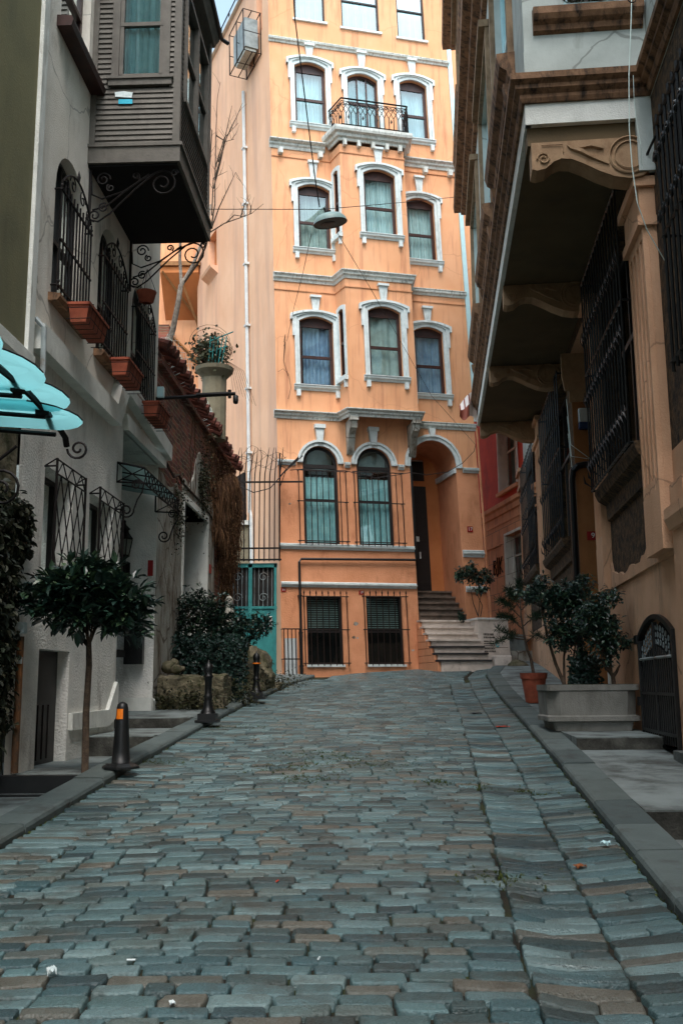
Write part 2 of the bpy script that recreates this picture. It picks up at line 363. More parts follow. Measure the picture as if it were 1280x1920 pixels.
mat('soffit', (104, 88, 64), (92, 78, 56), .9, 1.4, .15, 50, stain=(80, 70, 56), stain_s=(1.6, 1.6, 1.6), stain_f=(.5, .75))
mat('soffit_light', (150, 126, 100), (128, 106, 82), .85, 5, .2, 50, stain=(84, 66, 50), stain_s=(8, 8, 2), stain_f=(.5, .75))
mat('grey_wall', (188, 196, 190), (168, 176, 170), .88, 2, .2, 50, stain=(120, 122, 114), stain_s=(3, 3, .6), stain_f=(.55, .82), crack=((110, 112, 106), .6, .003, .6))
mat('corbel', (168, 138, 106), (144, 116, 88), .8, 5, .2, 50, stain=(120, 88, 58), stain_s=(6, 6, 3), stain_f=(.55, .8))
mat('pvc', (190, 225, 228), (176, 214, 220), .4, 5, spec=.5)
mat('red_wall', (210, 66, 28), (190, 54, 22), .85, 2, .2, 50, stain=(120, 36, 20), stain_s=(2, 2, 1), stain_f=(.52, .8))
mat('pink_wall', (226, 164, 122), (212, 148, 106), .88, 2, .2, 50, stain=(160, 104, 72), stain_s=(2, 2, .8), stain_f=(.5, .78))
mat('leaf_dark', (26, 50, 40), (18, 38, 30), .38, 3, spec=.5, tone=((14, 30, 26), (26, 50, 42), (38, 66, 52), (70, 92, 62)), tonefac=.85)
mat('leaf_olive', (40, 44, 24), (30, 34, 20), .6, 3, tone=((26, 30, 16), (48, 52, 28), (66, 64, 34)), tonefac=.8)
mat('leaf_pine', (26, 46, 30), (18, 34, 24), .5, 3, tone=((18, 34, 24), (44, 66, 40)), tonefac=.8)
mat('vine_brown', (84, 56, 36), (54, 38, 28), .9, 8, tone=((52, 34, 24), (96, 66, 42), (120, 90, 60)), tonefac=.8)
mat('ivy', (38, 44, 32), (26, 32, 24), .6, 3, tone=((20, 28, 20), (40, 50, 34), (60, 58, 40)), tonefac=.8)
mat('bark', (84, 70, 56), (56, 46, 38), .9, 20, .6, 60)
mat('bark_pale', (150, 142, 130), (108, 100, 92), .9, 14, .4, 60)
mat('terracotta', (160, 84, 60), (130, 64, 46), .8, 7, .2, 60, stain=(120, 74, 52), stain_s=(5, 5, 3), stain_f=(.55, .8))
mat('black_plastic', (18, 20, 21), (26, 28, 28), .45, 6, .08, 60, spec=.4)
mat('orange_tape', (222, 110, 20), (236, 130, 30), .5, 30)
mat('red_plate', (150, 20, 18), (128, 16, 14), .4, 8)
mat('white_paint', (232, 232, 226), (220, 220, 214), .5, 8)
mat('black_paint', (30, 22, 20), (24, 18, 16), .7, 8)
mat('teal_ink', (60, 168, 176), (80, 190, 196), .6, 20)
mat('cyan_ink', (30, 170, 200), (60, 190, 215), .5, 20)
mat('pipe_white', (206, 212, 210), (190, 196, 196), .45, 4)
mat('wire_pale', (206, 222, 214), None, .5)
mat('paper', (226, 236, 236), (200, 214, 214), .8, 20)
mat('litter_red', (216, 84, 60), (200, 70, 46), .6, 20)
mat('dry_leaf', (150, 92, 54), (120, 70, 40), .8, 20)
mat('planter', (128, 128, 122), (108, 108, 102), .9, 3, .3, 70, stain=(76, 74, 66), stain_s=(3, 3, 1.2), stain_f=(.5, .75))
mat('lamp_enamel', (150, 176, 172), (124, 150, 148), .4, 4, .05, 40)
mat('lamp_inside', (86, 94, 88), (60, 66, 62), .5, 6)
mat('metal_grey', (150, 160, 160), (120, 130, 130), .5, 6, stain=(110, 84, 60), stain_s=(4, 4, 3), stain_f=(.55, .7))
mat('wood', (150, 108, 66), (128, 88, 52), .7, 8)
mat('cream_box', (134, 128, 106), (116, 110, 92), .8, 4)
mat('meter_white', (196, 204, 204), (186, 192, 192), .5, 6)
mat('meter_blue', (34, 62, 104), (28, 50, 88), .5, 6)
mat('lamp_glass', (150, 156, 146), (120, 126, 118), .3, 8)
mat('moss', (60, 72, 26), (44, 56, 22), .95, 20, tone=((40, 52, 20), (84, 92, 36)), tonefac=.8)
glass_mat('glass', (.85, .95, .95), .1)
glass_mat('glass_dark', (.5, .58, .58), .0)
glass_mat('glass_bright', (.72, .85, .87), .07)
trans_mat('canopy_glass', (140, 212, 218), .9)
trans_mat('canopy_glass_grey', (120, 150, 146), .5)
# ---------------------------------------------------------------- street
KL = [(-12, -2.6), (6.4, -2.14), (7.28, -2.10), (8.45, -2.05), (10.1, -1.98), (12.8, -1.82), (16.6, -1.55), (21.5, -1.02), (23.1, -.66), (60, -.66)]   # left kerb foot (y, x)
KR = [(-12, .35), (4.7, 1.57), (5.61, 1.66), (6.67, 1.76), (9.49, 2.04), (14.3, 2.48), (18.5, 2.83), (21.3, 3.1), (23.3, 3.55), (25.7, 4.3), (27.5, 5.3), (60, 9)]
kl = lambda y: poly(KL, y); kr = lambda y: poly(KR, y)
def crown(x, y):
    a, b = kl(y), kr(y); t = (x - a) / (b - a)
    return .05 * max(0, 1 - (2 * t - 1) ** 2) - .02 * math.exp(-((x - b + .62) / .1) ** 2) + .036 * math.exp(-((x - b) / .25) ** 2) + .036 * math.exp(-((x - a) / .25) ** 2)
def RZ(x, y): return G(x, y) + crown(x, y) + .006 * math.sin(x * 3.1 + y * 1.7) * math.sin(y * 2.3 - x)
m = MB()
ys = [-12 + i * .5 for i in range(90)]
for y0, y1 in zip(ys, ys[1:]):
    for i in range(16):
        q = []
        for y, k in ((y0, i), (y0, i + 1), (y1, i + 1), (y1, i)):
            x = lerp(kl(y) - .05, kr(y) + .05, k / 16); q.append((x, y, RZ(x, y) - .019))
        m.quad(*q)
m.go('road', MT['soil'], kind='structure')
m = MB()
def stone(cx, cy, hx, hy, ang=0., tone=None, lift=None):
    "one worn paving stone, half sizes hx (across) hy (along)"
    ca, sa = math.cos(ang), math.sin(ang); z0 = RZ(cx, cy)
    lift = rnd(-.004, .005) if lift is None else lift
    tx, ty = rnd(-.02, .02), rnd(-.035, .045); skx = rnd(-.07, .07)
    co_ = [(rnd(-.008, .003), rnd(-.006, .003), min(hy, hx) * rnd(.12, .38)) for _ in range(4)]
    base = []
    for q, (sx_, sy_) in enumerate(((1, 1), (-1, 1), (-1, -1), (1, -1))):
        ox, oy, rr = co_[q]; X, Y = hx + ox, hy + oy
        for k in ((0, .35, .7, 1) if q % 2 == 0 else (1, .7, .35, 0)):
            th = k * math.pi / 2; base.append((sx_ * (X - rr + rr * math.cos(th)), sy_ * (Y - rr + rr * math.sin(th))))
        nx = ((0, 1), (-1, 0), (0, -1), (1, 0))[q]      # a mid-side point, slightly wavy
        base.append((nx[0] * hx + (rnd(-.3, .3) * hx if nx[1] else rnd(-.007, .004)), nx[1] * hy + (rnd(-.3, .3) * hy if nx[0] else rnd(-.008, .005))))
    n = len(base); rings = []
    for k, (ins, zz) in enumerate(((0, -.03), (.0005, -.001), (.004, .0052), (.011, .0066))):
        for lx, ly in base:
            gx = max(0, abs(lx) - ins) * (1 if lx > 0 else -1); gy = max(0, abs(ly) - ins * .9) * (1 if ly > 0 else -1)
            gx += gy * skx
            x, y = cx + gx * ca - gy * sa, cy + gx * sa + gy * ca
            rings.append((x, y, RZ(x, y) + zz + lift + (tx * gx + ty * gy if k else 0) + (rnd(-.002, .002) if k > 1 else 0)))
    F = [(k * n + j, k * n + (j + 1) % n, (k + 1) * n + (j + 1) % n, (k + 1) * n + j) for k in range(3) for j in range(n)]
    F.append(tuple(range(3 * n, 4 * n)))
    m.add(rings, F, rnd(0, 1) if tone is None else tone)
y = 2.6; row = 0
while y < 27.6:
    h = rnd(.088, .112) * (1.0 if y < 12 else 1.12)
    # main field
    a = kl(y) + .40; b = kr(y) - .80
    if y > 20: b = kr(y) - .5
    x = a + rnd(-.1, .04); ph = rnd(-.006, .006)
    while x < b - .04:
        w = rnd(.18, .27) if rnd(0, 1) < .9 else rnd(.12, .17)
        if y > 12: w *= 1.1
        if b - (x + w) < .1: w = b - x + rnd(-.015, .03)
        if rnd(0, 1) > .0015:
            xm = x + w / 2; bow = .10 * ((xm - (a + b) / 2) / 1.4) ** 2 + .012 * math.sin(xm * 2.1 + y * .9) + .005 * math.sin(xm * 5 + y * 3)
            stone(xm, y + ph + rnd(-.005, .005) + bow, w / 2 - .0048, h / 2 - .0062, rnd(-.022, .022) + .10 * .102 * (xm - (a + b) / 2))
        x += w
    y += h
def gutter(fx, x0, x1, ylo, yhi, hlo, hhi, slope, split=1):
    y = ylo
    while y < yhi:
        h = rnd(hlo, hhi); xa, xb = fx(y, x0), fx(y, x1)
        n = split if rnd(0, 1) < .75 else split + (1 if split < 2 else -1)
        cuts = [0] + sorted(rnd(.4, .6) for _ in range(n - 1)) + [1]
        for p, q in zip(cuts, cuts[1:]):
            a, b = lerp(xa, xb, p), lerp(xa, xb, q)
            stone((a + b) / 2, y + slope * ((a + b) / 2 - xa), (b - a) / 2 * 1.02 - .005 + rnd(-.008, .008), h / 2 - .0065, math.atan(slope) + rnd(-.05, .05), lift=rnd(-.005, .008))
        y += h
gutter(lambda y, k: kr(y) - k, .39, .01, 2.6, 27, .085, .12, .16)
gutter(lambda y, k: kr(y) - k, .79, .40, 2.6, 20, .09, .13, -.10)
gutter(lambda y, k: kl(y) + k, .01, .39, 2.6, 22.5, .085, .12, .22)
cob = m.go('paving_stones', MT['cobble'], smooth=True, kind='structure')
# grass and moss in the joints
m = MB()
patches = [(at(*p), s) for p, s in (((570, 1405, 10.3), .35), ((530, 1432, 9.4), .45), ((700, 1430, 9.6), .5), ((560, 1460, 8.7), .3), ((810, 1462, 8.6), .15), ((300, 1430, 9.9), .25), ((640, 1420, 10), .3), ((905, 1480, 8.4), .2), ((1000, 1480, 8.2), .2), ((420, 1350, 13), .4), ((940, 1700, 5.6), .25))]
for p, s in patches:
    for _ in range(int(220 * s / .4)):
        x, y = random.gauss(p.x, s * .55), random.gauss(p.y, s * .5); z = RZ(x, y) - .012
        for k in range(3):
            m.leaf(Vector((x, y, z)), Vector((rnd(-.6, .6), rnd(-.6, .6), 1)), Vector((0, 0, 1)), rnd(.018, .038), .004)
for k in range(2600):   # along both kerbs
    y = rnd(3, 22); x = kl(y) + rnd(-.01, .03) if k % 2 else kr(y) - rnd(-.01, .03)
    m.leaf(Vector((x, y, RZ(x, y) - .012)), Vector((rnd(-.8, .8), rnd(-.8, .8), 1)), Vector((0, 0, 1)), rnd(.012, .03), .005)
m.go('moss', MT['moss'], kind='stuff', label='green moss and grass growing in the joints of the cobbles', category='moss')

def kerb(fx, side, y0, y1, w):
    m = MB(); y = y0
    while y < y1:
        l = rnd(.62, .95); a, b = y + .007, y + l - .007; dz = rnd(-.006, .008); n = 3
        P = []; F = []
        prof = [(0, -.14), (0, .075), (.012, .098), (.03, .106), (w - .01, .108), (w, .10), (w, -.14)]
        for i in range(n + 1):
            yy = lerp(a, b, i / n)
            for (o, z) in prof:
                x = fx(yy) + side * o; P.append((x, yy, G(fx(yy), yy) + z + dz))
        k = len(prof)
        F = [(i * k + j, i * k + j + 1, (i + 1) * k + j + 1, (i + 1) * k + j) for i in range(n) for j in range(k - 1)] + [tuple(range(k)), tuple(range(n * k, n * k + k))]
        m.add(P, F, rnd(0, 1)); y += l
    m.go('kerb', MT['kerbstone'], kind='structure')
kerb(kl, -1, 1.5, 22.9, .27)
kerb(kr, 1, .5, 27.2, .30)

def slab(name, xa, xb, y0, y1, z, mt, n=8, skirt=.5, riser=True):
    "pavement sheet with a riser at its near end; xa(y), xb(y), z(x,y)"
    m = MB(); N = max(2, int((y1 - y0) / .4)); 
    for i in range(N):
        ya, yb = lerp(y0, y1, i / N), lerp(y0, y1, (i + 1) / N)
        for j in range(n):
            q = []
            for yy, k in ((ya, j), (ya, j + 1), (yb, j + 1), (yb, j)):
                x = lerp(xa(yy), xb(yy), k / n); q.append((x, yy, z(x, yy)))
            m.quad(*q)
    for i in range(N):
        ya, yb = lerp(y0, y1, i / N), lerp(y0, y1, (i + 1) / N)
        for fx_ in (xa, xb): m.quad((fx_(ya), ya, z(fx_(ya), ya)), (fx_(yb), yb, z(fx_(yb), yb)), (fx_(yb), yb, z(fx_(yb), yb) - .35), (fx_(ya), ya, z(fx_(ya), ya) - .35))
    for j in range(n):
        x, x2 = lerp(xa(y0), xb(y0), j / n), lerp(xa(y0), xb(y0), (j + 1) / n)
        m.quad((x, y0, z(x, y0)), (x2, y0, z(x2, y0)), (x2, y0 + .01, z(x2, y0) - skirt), (x, y0 + .01, z(x, y0) - skirt))
    o = m.go(name, MT[mt], kind='structure')
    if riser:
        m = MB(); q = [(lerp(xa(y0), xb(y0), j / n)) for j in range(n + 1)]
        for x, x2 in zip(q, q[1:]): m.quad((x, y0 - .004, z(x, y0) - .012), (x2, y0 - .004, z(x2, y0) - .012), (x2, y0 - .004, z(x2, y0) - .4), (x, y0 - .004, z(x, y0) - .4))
        m.go('pavement_riser', MT['concrete_dark'], kind='structure')  # riser faces in a darker, blotchier concrete than the pavement top
    return o
lw = lambda y: -3.9 if y > 11 else -3.6
li = lambda y: kl(y) - .265
slab('pavement', lambda y: -3.6, li, -8, 8.72, lambda x, y: G(x, y) + .098 - .13 * sm(7.2, 8.7, y) * sm(-2.15, -2.5, x), 'concrete')
slab('pavement', lambda y: -3.6, li, 8.74, 11.35, lambda x, y: .70 + .02 * (y - 8.74) * 0, 'concrete')
slab('pavement', lambda y: -4.4, li, 11.37, 13.3, lambda x, y: .925, 'concrete')
slab('pavement', lambda y: -4.4, li, 13.32, 24.5, lambda x, y: max(1.065, G(kl(y), y) + .1), 'concrete')
ri = lambda y: kr(y) + .295
slab('pavement', ri, lambda y: 5.6, -8, 6.98, lambda x, y: .42 if y > 5.6 else min(.42, G(x, y) + .1), 'concrete')
slab('pavement', ri, lambda y: 5.6, 7.0, 10.3, lambda x, y: lerp(.615, .80, (y - 7) / 3.3), 'concrete')
slab('pavement', ri, lambda y: 5.6, 10.32, 13.2, lambda x, y: .93, 'concrete')
slab('pavement', ri, lambda y: 7, 13.22, 27.2, lambda x, y: max(1.03, G(kr(y), y) + .103), 'concrete')
# black strips: dark shade of the step riser put into the colour
m = MB(); m.box(-3.4, -2.3, 8.60, 8.72, .55, .735); m.box(-3.4, -2.30, 8.38, 8.45, .50, .60)
m.go('riser_shade_strip', MT['black_plastic'], label='black strips painted in for the shade on the step riser beside the left kerb', category='riser')
# terrain under everything, out to the horizon
m = MB()
yy = [-150, -60, -30, -12, 0, 10, 20, 30, 45, 60, 150, 300]
def tz(x, y): return G(0, y) - .35 - (.3 if abs(x) > 4 else 0)
xs = [-300, -60, -20, -6, 0, 6, 20, 60, 300]
for a, b in zip(yy, yy[1:]):
    for c, d in zip(xs, xs[1:]): m.quad((c, a, tz(c, a)), (d, a, tz(d, a)), (d, b, tz(d, b)), (c, b, tz(c, b)))
m.go('ground', MT['soil'], kind='structure')

# ---------------------------------------------------------------- orange house
FA = at(521, 1200, 23.7); FA = (FA.x, FA.y)
F = Frame(FA, 76.5, 1, .024, .0035)
oh = thing('apartment_house', (FA[0], FA[1], 1.5), 'tall narrow peach orange townhouse with white trim closing the end of the street', 'house')
TOP = 21.4
bay = [(1.66, 0), (1.80, .55), (3.62, .55), (3.74, 0)]
A_ = (.64, 1.57); C_ = (3.80, 4.63)
ops = [(.64, 1.55, 4.9, 7.42, .45), (2.05, 2.98, 4.9, 7.44, .465),
       (.64, 1.56, 9.0, 10.86, .14), (3.80, 4.63, 8.97, 10.82, .13),
       (.70, 1.60, 12.72, 14.55, .14), (3.80, 4.62, 12.70, 14.50, .13),
       (.70, 1.60, 16.28, 18.12, .14), (2.24, 3.14, 16.0, 18.0, .16), (3.80, 4.63, 16.24, 18.02, .14),
       (.76, 1.66, 19.4, 21.1, 0), (2.16, 3.30, 19.35, 21.1, 0), (3.86, 4.72, 19.3, 21.1, 0),
       (.64, 1.53, 1.95, 3.62, 0), (2.15, 3.08, 1.95, 3.64, 0)]
door_op = (3.50, 4.76, .9, 7.72, .63, 1.55)
# rendered walls: rough plinth storey and smooth upper storeys
m = MB(F); wall_open(m, 0, 5.36, .8, 6.92, [ops[0], ops[1], door_op, ops[12], ops[13]], .2)
m.go('wall', MT['orange_low'], oh, label='coarse orange render of the lower storeys')
m = MB(F); wall_open(m, 0, 5.36, 6.92, TOP, [ops[0], ops[1], door_op] + ops[2:12], .2)
m.go('wall', MT['orange'], oh)
m = MB(F)   # deep entrance: inner vault, back wall, side walls
m.box(3.50, 3.64, -1.56, -1.50, 3.9, 7.8); m.box(4.38, 4.76, -1.56, -1.50, 3.9, 7.8); m.box(3.64, 4.38, -1.56, -1.5, 6.78, 6.95); m.box(3.64, 4.38, -1.56, -1.5, 7.55, 7.8)
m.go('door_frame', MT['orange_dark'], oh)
m = MB(F); m.box(3.62, 4.40, -1.53, -1.49, 3.9, 6.80); m.box(3.66, 3.98, -1.49, -1.475, 4.1, 5.1); m.box(4.04, 4.35, -1.49, -1.475, 4.1, 5.1); m.box(3.66, 3.98, -1.49, -1.475, 5.3, 6.6); m.box(4.04, 4.35, -1.49, -1.475, 5.3, 6.6)
dr = m.go('door', MT['dark_frame'], oh)
m = MB(F); m.add([(3.93, -1.46, 5.28), (4.12, -1.46, 5.26), (4.12, -1.46, 5.40), (3.93, -1.46, 5.42)], [(0, 1, 2, 3)]); m.box(4.10, 4.13, -1.47, -1.42, 4.8, 4.98); m.go('notice', MT['paper'], dr)
m = MB(F); m.box(3.66, 4.38, -1.53, -1.50, 6.95, 7.5); m.go('fanlight', MT['dark_frame'], oh)
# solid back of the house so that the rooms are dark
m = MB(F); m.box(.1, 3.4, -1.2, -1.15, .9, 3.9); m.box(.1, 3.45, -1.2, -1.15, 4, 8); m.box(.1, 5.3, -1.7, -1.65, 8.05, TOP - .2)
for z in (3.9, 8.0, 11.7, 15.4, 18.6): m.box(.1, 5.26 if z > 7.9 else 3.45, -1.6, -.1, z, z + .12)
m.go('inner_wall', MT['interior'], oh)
S_ = Frame(FA, -24, -1, 0, 0)      # side wall, running back to the left
def lean_T(u, d, z):
    p = S_(u, d, z); q = F(0, 0, z) - F(0, 0, 4); q.z = 0; return p + q
m = MB(lean_T)
wall_open(m, 0, 7.2, .8, TOP, [(.50, .95, 19.3, 21.2, 0), (5.0, 5.86, 14.2, 15.45, 0)], .25)
m.quad((7.2, 0, .8), (7.2, 0, TOP), (7.2, -6, TOP), (7.2, -6, .8))
m.go('side_wall', MT['orange_side'], oh)
m = MB(F); m.add([(0, 0, TOP), (5.36, 0, TOP), (5.36, -9, TOP), (-.6, -6.3, TOP)], [(0, 1, 2, 3)]); m.quad((5.36, 0, .8), (5.36, 0, TOP), (5.36, -9, TOP), (5.36, -9, .8)); m.go('roof', MT['orange_side'], oh)
m = MB(lean_T); m.box(-.1, 7.3, .0, .10, TOP, TOP + .07); 
m.go('roof_edge', MT['pipe_white'], oh)
m = MB(lean_T)
m.bar((-.1, .08, TOP + .26), (7.3, .08, TOP + .26), .02)
for i in range(10): m.bar((i * .8, .08, TOP + .05), (i * .8, .08, TOP + .26), .02)
m.go('roof_railing', MT['iron'], oh)
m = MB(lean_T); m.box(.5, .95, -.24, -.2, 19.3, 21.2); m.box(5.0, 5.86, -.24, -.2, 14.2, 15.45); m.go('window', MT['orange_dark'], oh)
m = MB(lean_T); m.prism_u([(0, 14.2), (.25, 14.2), (.22, 14.12), (.05, 14.0), (0, 13.95)], 4.9, 5.95); m.go('sill', MT['orange_side'], oh)
# bay
m = MB(F)
bayL = lambda t, d0=0: (lerp(1.66, 1.80, t), lerp(0, .55, t))
def T_bl(u, d, z):    # left cheek frame: u 0..len along the cheek
    L_ = math.hypot(.14, .55); du, dd = .14 / L_, .55 / L_
    return F(1.66 + du * u - dd * d, dd * u + du * d, z)
Fb = lambda u, d, z: F(u, d + .55, z)
mb = MB(Fb); wall_open(mb, 1.80, 3.62, 8.32, 15.5, [(2.37, 3.27, 9.18, 11.06, .14), (2.42, 3.32, 13.04, 14.88, .14)], .2)
ml = MB(T_bl); wall_open(ml, 0, .567, 8.32, 15.5, [(.16, .43, 9.2, 11.0, .05), (.16, .43, 13.05, 14.85, .05)], .12)
mb.v += ml.v; n0 = len(mb.v) - len(ml.v); mb.f += [tuple(i + n0 for i in f) for f in ml.f]; mb.t += ml.t
mb.quad((3.62, 0, 8.32), (3.74, -.55, 8.32), (3.74, -.55, 15.5), (3.62, 0, 15.5))
mb.add([(1.66, -.55, 8.35), (1.80, 0, 8.35), (3.62, 0, 8.35), (3.74, -.55, 8.35)], [(0, 1, 2, 3)])
bw = mb.go('bay', MT['orange'], oh)
m = MB(F); m.box(1.75, 3.68, -.15, .30, 11.9, 12.0); m.box(1.72, 3.7, -.2, -.16, 8.4, 15.4); m.go('inner_wall', MT['interior'], bw)
for zz in ((9.2, 11.0), (13.05, 14.85)):
    m = MB(T_bl); m.box(.16, .20, -.1, -.02, *zz); m.box(.39, .43, -.1, -.02, *zz); m.box(.16, .43, -.1, -.02, sum(zz) / 2 - .03, sum(zz) / 2 + .03)
    m.go('side_window', MT['brown_frame'], bw)
    m = MB(T_bl); band(m, (.16, .43, zz[0], zz[1], .05), .1, 0, .03); m.box(.04, .55, 0, .1, zz[0] - .14, zz[0] - .02); m.box(.42, .50, 0, .07, zz[0] - .32, zz[0] - .14)
    m.go('side_surround', MT['trim'], bw)
# cornices
prof = lambda z, h=.24, o=.2: [(0, z - h), (.03, z - h), (.05, z - h * .7), (.09, z - h * .55), (.1, z - h * .35), (o * .8, z - h * .25), (o, z - h * .12), (o, z), (0, z + .02)]
full = [(-.02, 0), (1.66, 0), (1.80, .55), (3.62, .55), (3.74, 0), (5.38, 0)]
rev = lambda p: p
def cor(path, z, h, o, name='cornice', mt='cornice'):
    m = MB(F); m.sweep(path, prof(z, h * .85, o * .8)); return m.go(name, MT[mt], oh)
cor([(-.02, 0), (5.38, 0)], 18.74, .17, .10, mt='cornice')
cor([(-.06, 0), (1.50, 0)], 15.70, .26, .24); cor([(3.80, 0), (5.38, 0)], 15.62, .26, .2)
cor([(-.02, 0), (1.66, 0), (1.80, .55), (3.62, .55), (3.74, 0)], 11.96, .24, .18); cor([(3.74, 0), (5.38, 0)], 11.88, .2, .14)
cor([(-.08, 0), (1.66, 0), (1.80, .55), (3.62, .55), (3.74, 0)], 8.28, .22, .2); cor([(3.74, 0), (5.38, 0)], 8.20, .2, .14)
for u0, u1 in ((0, .46), (1.73, 1.87), (3.16, 3.32), (4.94, 5.38)): m = MB(F); m.sweep([(u0, 0), (u1, 0)], prof(7.02, .13, .08)); m.go('impost_band', MT['trim'], oh)
m = MB(F); m.sweep([(0, 0), (3.48, 0)], prof(4.90, .13, .08)); m.sweep([(4.78, 0), (5.36, 0)], prof(4.84, .17, .07)); m.go('sill_band', MT['trim'], oh)
m = MB(F); m.sweep([(.02, 0), (3.48, 0)], prof(3.95, .12, .05)); m.sweep([(4.8, 0), (5.36, 0)], prof(3.9, .13, .05)); m.go('plinth_band', MT['trim'], oh)
for z in (15.28, 11.55, ):
    m = MB(F); m.sweep([(0, 0), (1.66, 0), (1.80, .55), (3.62, .55), (3.74, 0), (5.36, 0)], [(0, z - .03), (.025, z - .03), (.03, z), (0, z)])
    m.go('string_moulding', MT['orange'], oh)
# dentil brackets under the top cornice
for u, z in ((.18, 15.3), (1.30, 15.3), (4.35, 15.22), (5.1, 15.22)): m = MB(F); m.box(u, u + .12, 0, .15, z, z + .16); m.go('cornice_bracket', MT['cornice'], oh)
# windows of the facade
tf = dict(thick=.06)
def surround(op, parent, T=F, ear=True, sill=True, key=None, w=.11):
    m = MB(T); band(m, op, w, 0, .05); band(m, (op[0] - w + .035, op[1] + w - .035, op[2], op[3] + w - .035, op[4]), .055, .03, .085)
    a, b, c, e, r = op[:5]
    if ear:
        for s, x in ((-1, a - w), (1, b + w)): m.box(min(x, x + s * .07), max(x, x + s * .07), 0, .08, e - r - .42, e - r + .18)
        m2 = (a - w - .07, b + w + .07, e - r, e + w * .9, r); band(m, m2, .055, 0, .12)
    m.go('surround', MT['trim'], parent)
    if sill:
        m = MB(T); m.sweep([(a - w - .06, 0), (b + w + .06, 0)], prof(c, .14, .12))
        for x in (a - w, b + w - .1): m.box(x, x + .1, 0, .09, c - .30, c - .14)
        m.go('sill', MT['trim'], parent)
    if key:
        m = MB(T); u = (a + b) / 2; z0, z1 = key; m.prism([(u - .075, z0), (u + .075, z0), (u + .12, z1), (u - .12, z1)], 0, .07); m.box(u - .15, u + .15, 0, .12, z1, z1 + .06)
        m.prism([(u - .03, z0 + .06), (u - .012, z0 + .06), (u - .012, z1 - .08), (u - .03, z1 - .08)], .07, .085); m.prism([(u + .03, z0 + .06), (u + .012, z0 + .06), (u + .012, z1 - .08), (u + .03, z1 - .08)], .07, .085)
        m.go('keystone', MT['trim'], parent)
def fwin(op, cm, T=F, key=None, d=-.1, **k):
    cu = (op[2] + .03, op[3] - .06)
    w = sash(T, oh, op, d, MT['brown_frame'], .08, .46, head=True, curt=cu, curt_m=MT[cm], **k)
    surround(op, w, T, key=key); return w
fwin(ops[2], 'curtain_blue', key=(11.02, 11.36), gap=.12, fold=6); fwin(ops[3], 'curtain_blue', key=(10.98, 11.32), gap=.0, fold=3)
fwin(ops[4], 'curtain_grey', key=(14.72, 15.14), fold=3, gap=.1); fwin(ops[5], 'curtain', key=(14.66, 15.06), fold=8)
gb = dict(glass_m=MT['glass_bright'])
fwin(ops[6], 'curtain', key=(18.28, 18.58), **gb); fwin(ops[8], 'curtain', key=(18.18, 18.58), fold=12, **gb)
fwin((2.37, 3.27, 9.18, 11.06, .14), 'curtain_grey', Fb, key=(11.22, 11.6), fold=2); fwin((2.42, 3.32, 13.04, 14.88, .14), 'curtain', Fb, key=(15.04, 15.42), fold=9)
for op in ops[9:12]:
    w = sash(F, oh, op, -.06, MT['dark_frame'], .05, .5, curt=(op[2], op[3]), curt_m=MT['curtain'], fold=14, glass_m=MT['glass_bright'])
    m = MB(F); m.box(op[0] - .06, op[1] + .06, 0, .06, op[2] - .06, op[2]); m.go('sill', MT['trim'], w)
# balcony door
op = ops[7]; w = sash(F, oh, op, -.1, MT['brown_frame'], .06, .62, muls=(.35, .66), curt=(16.05, 17.9), curt_m=MT['curtain_teal'], glass_m=MT['glass_bright'], name='balcony_door')
surround(op, w, sill=False, key=(18.16, 18.58))
# arched ground floor windows
for op in ops[0:2]:
    w = sash(F, oh, op, -.1, MT['dark_frame'], .075, .55, curt=(4.95, 6.66), curt_m=MT['curtain_teal'], fold=7, glass_m=MT['glass'])
    m = MB(F); m.box(op[0] + .04, op[1] - .04, -.17, -.09, 6.86, 6.96); m.go('transom', MT['dark_frame'], w)
    m = MB(F); m.box(op[0] + .05, op[1] - .05, -.45, -.42, 6.9, 7.5); m.go('blind', MT['curtain_grey'], w)
    m = MB(F); o2 = (op[0], op[1], 7.0, op[3], op[4]); band(m, o2, .15, 0, .05); band(m, (op[0] - .09, op[1] + .09, 7.0, op[3] + .09, op[4] + .09), .06, .02, .09); m.go('surround', MT['trim'], w)
    u = (op[0] + op[1]) / 2; m = MB(F); m.prism([(u - .07, 7.5), (u + .07, 7.5), (u + .11, 7.86), (u - .11, 7.86)], 0, .12); m.box(u - .14, u + .14, 0, .16, 7.86, 7.96); m.go('keystone', MT['trim'], w)
m = MB(F); o2 = (3.50, 4.76, 7.0, 7.72, .63); band(m, o2, .15, 0, .05); band(m, (3.41, 4.85, 7.0, 7.81, .72), .06, .02, .09); m.prism([(4.07, 7.8), (4.19, 7.8), (4.22, 8.02), (4.04, 8.02)], 0, .12); m.go('door_arch', MT['trim'], oh)
m = MB(F); m.box(4.70, 4.757, -1.5, 0, 6.88, 7.02); m.go('impost', MT['trim'], oh)
# basement windows
for op in ops[12:14]:
    w = sash(F, oh, op, -.1, MT['dark_frame'], .05, .48, curt=(1.97, 3.6), curt_m=MT['interior'], fold=1, glass_m=MT['glass_dark'])
    m = MB(F); m.box(op[0] - .03, op[1] + .03, 0, .04, op[2] - .06, op[2]); m.go('sill', MT['trim'], w)
    m = MB(F)
    for k in range(14): m.box(op[0] + .06, op[1] - .06, -.24, -.2, 2.85 + k * .055, 2.88 + k * .055)
    m.go('blind', MT['curtain_grey'], w)
m = MB(F); rg = random.Random(77)
for cu, cz, r_ in ((1.86, 2.95, .07), (1.80, 2.62, .06), (1.9, 2.6, .03), (3.30, 2.3, .05), (.28, 5.9, .04), (5.0, 2.9, .06)):
    m.add([(cu + r_ * rg.uniform(.5, 1.3) * math.cos(a * .7), .003, cz + r_ * rg.uniform(.3, .9) * math.sin(a * .7)) for a in range(9)], [tuple(range(9))])
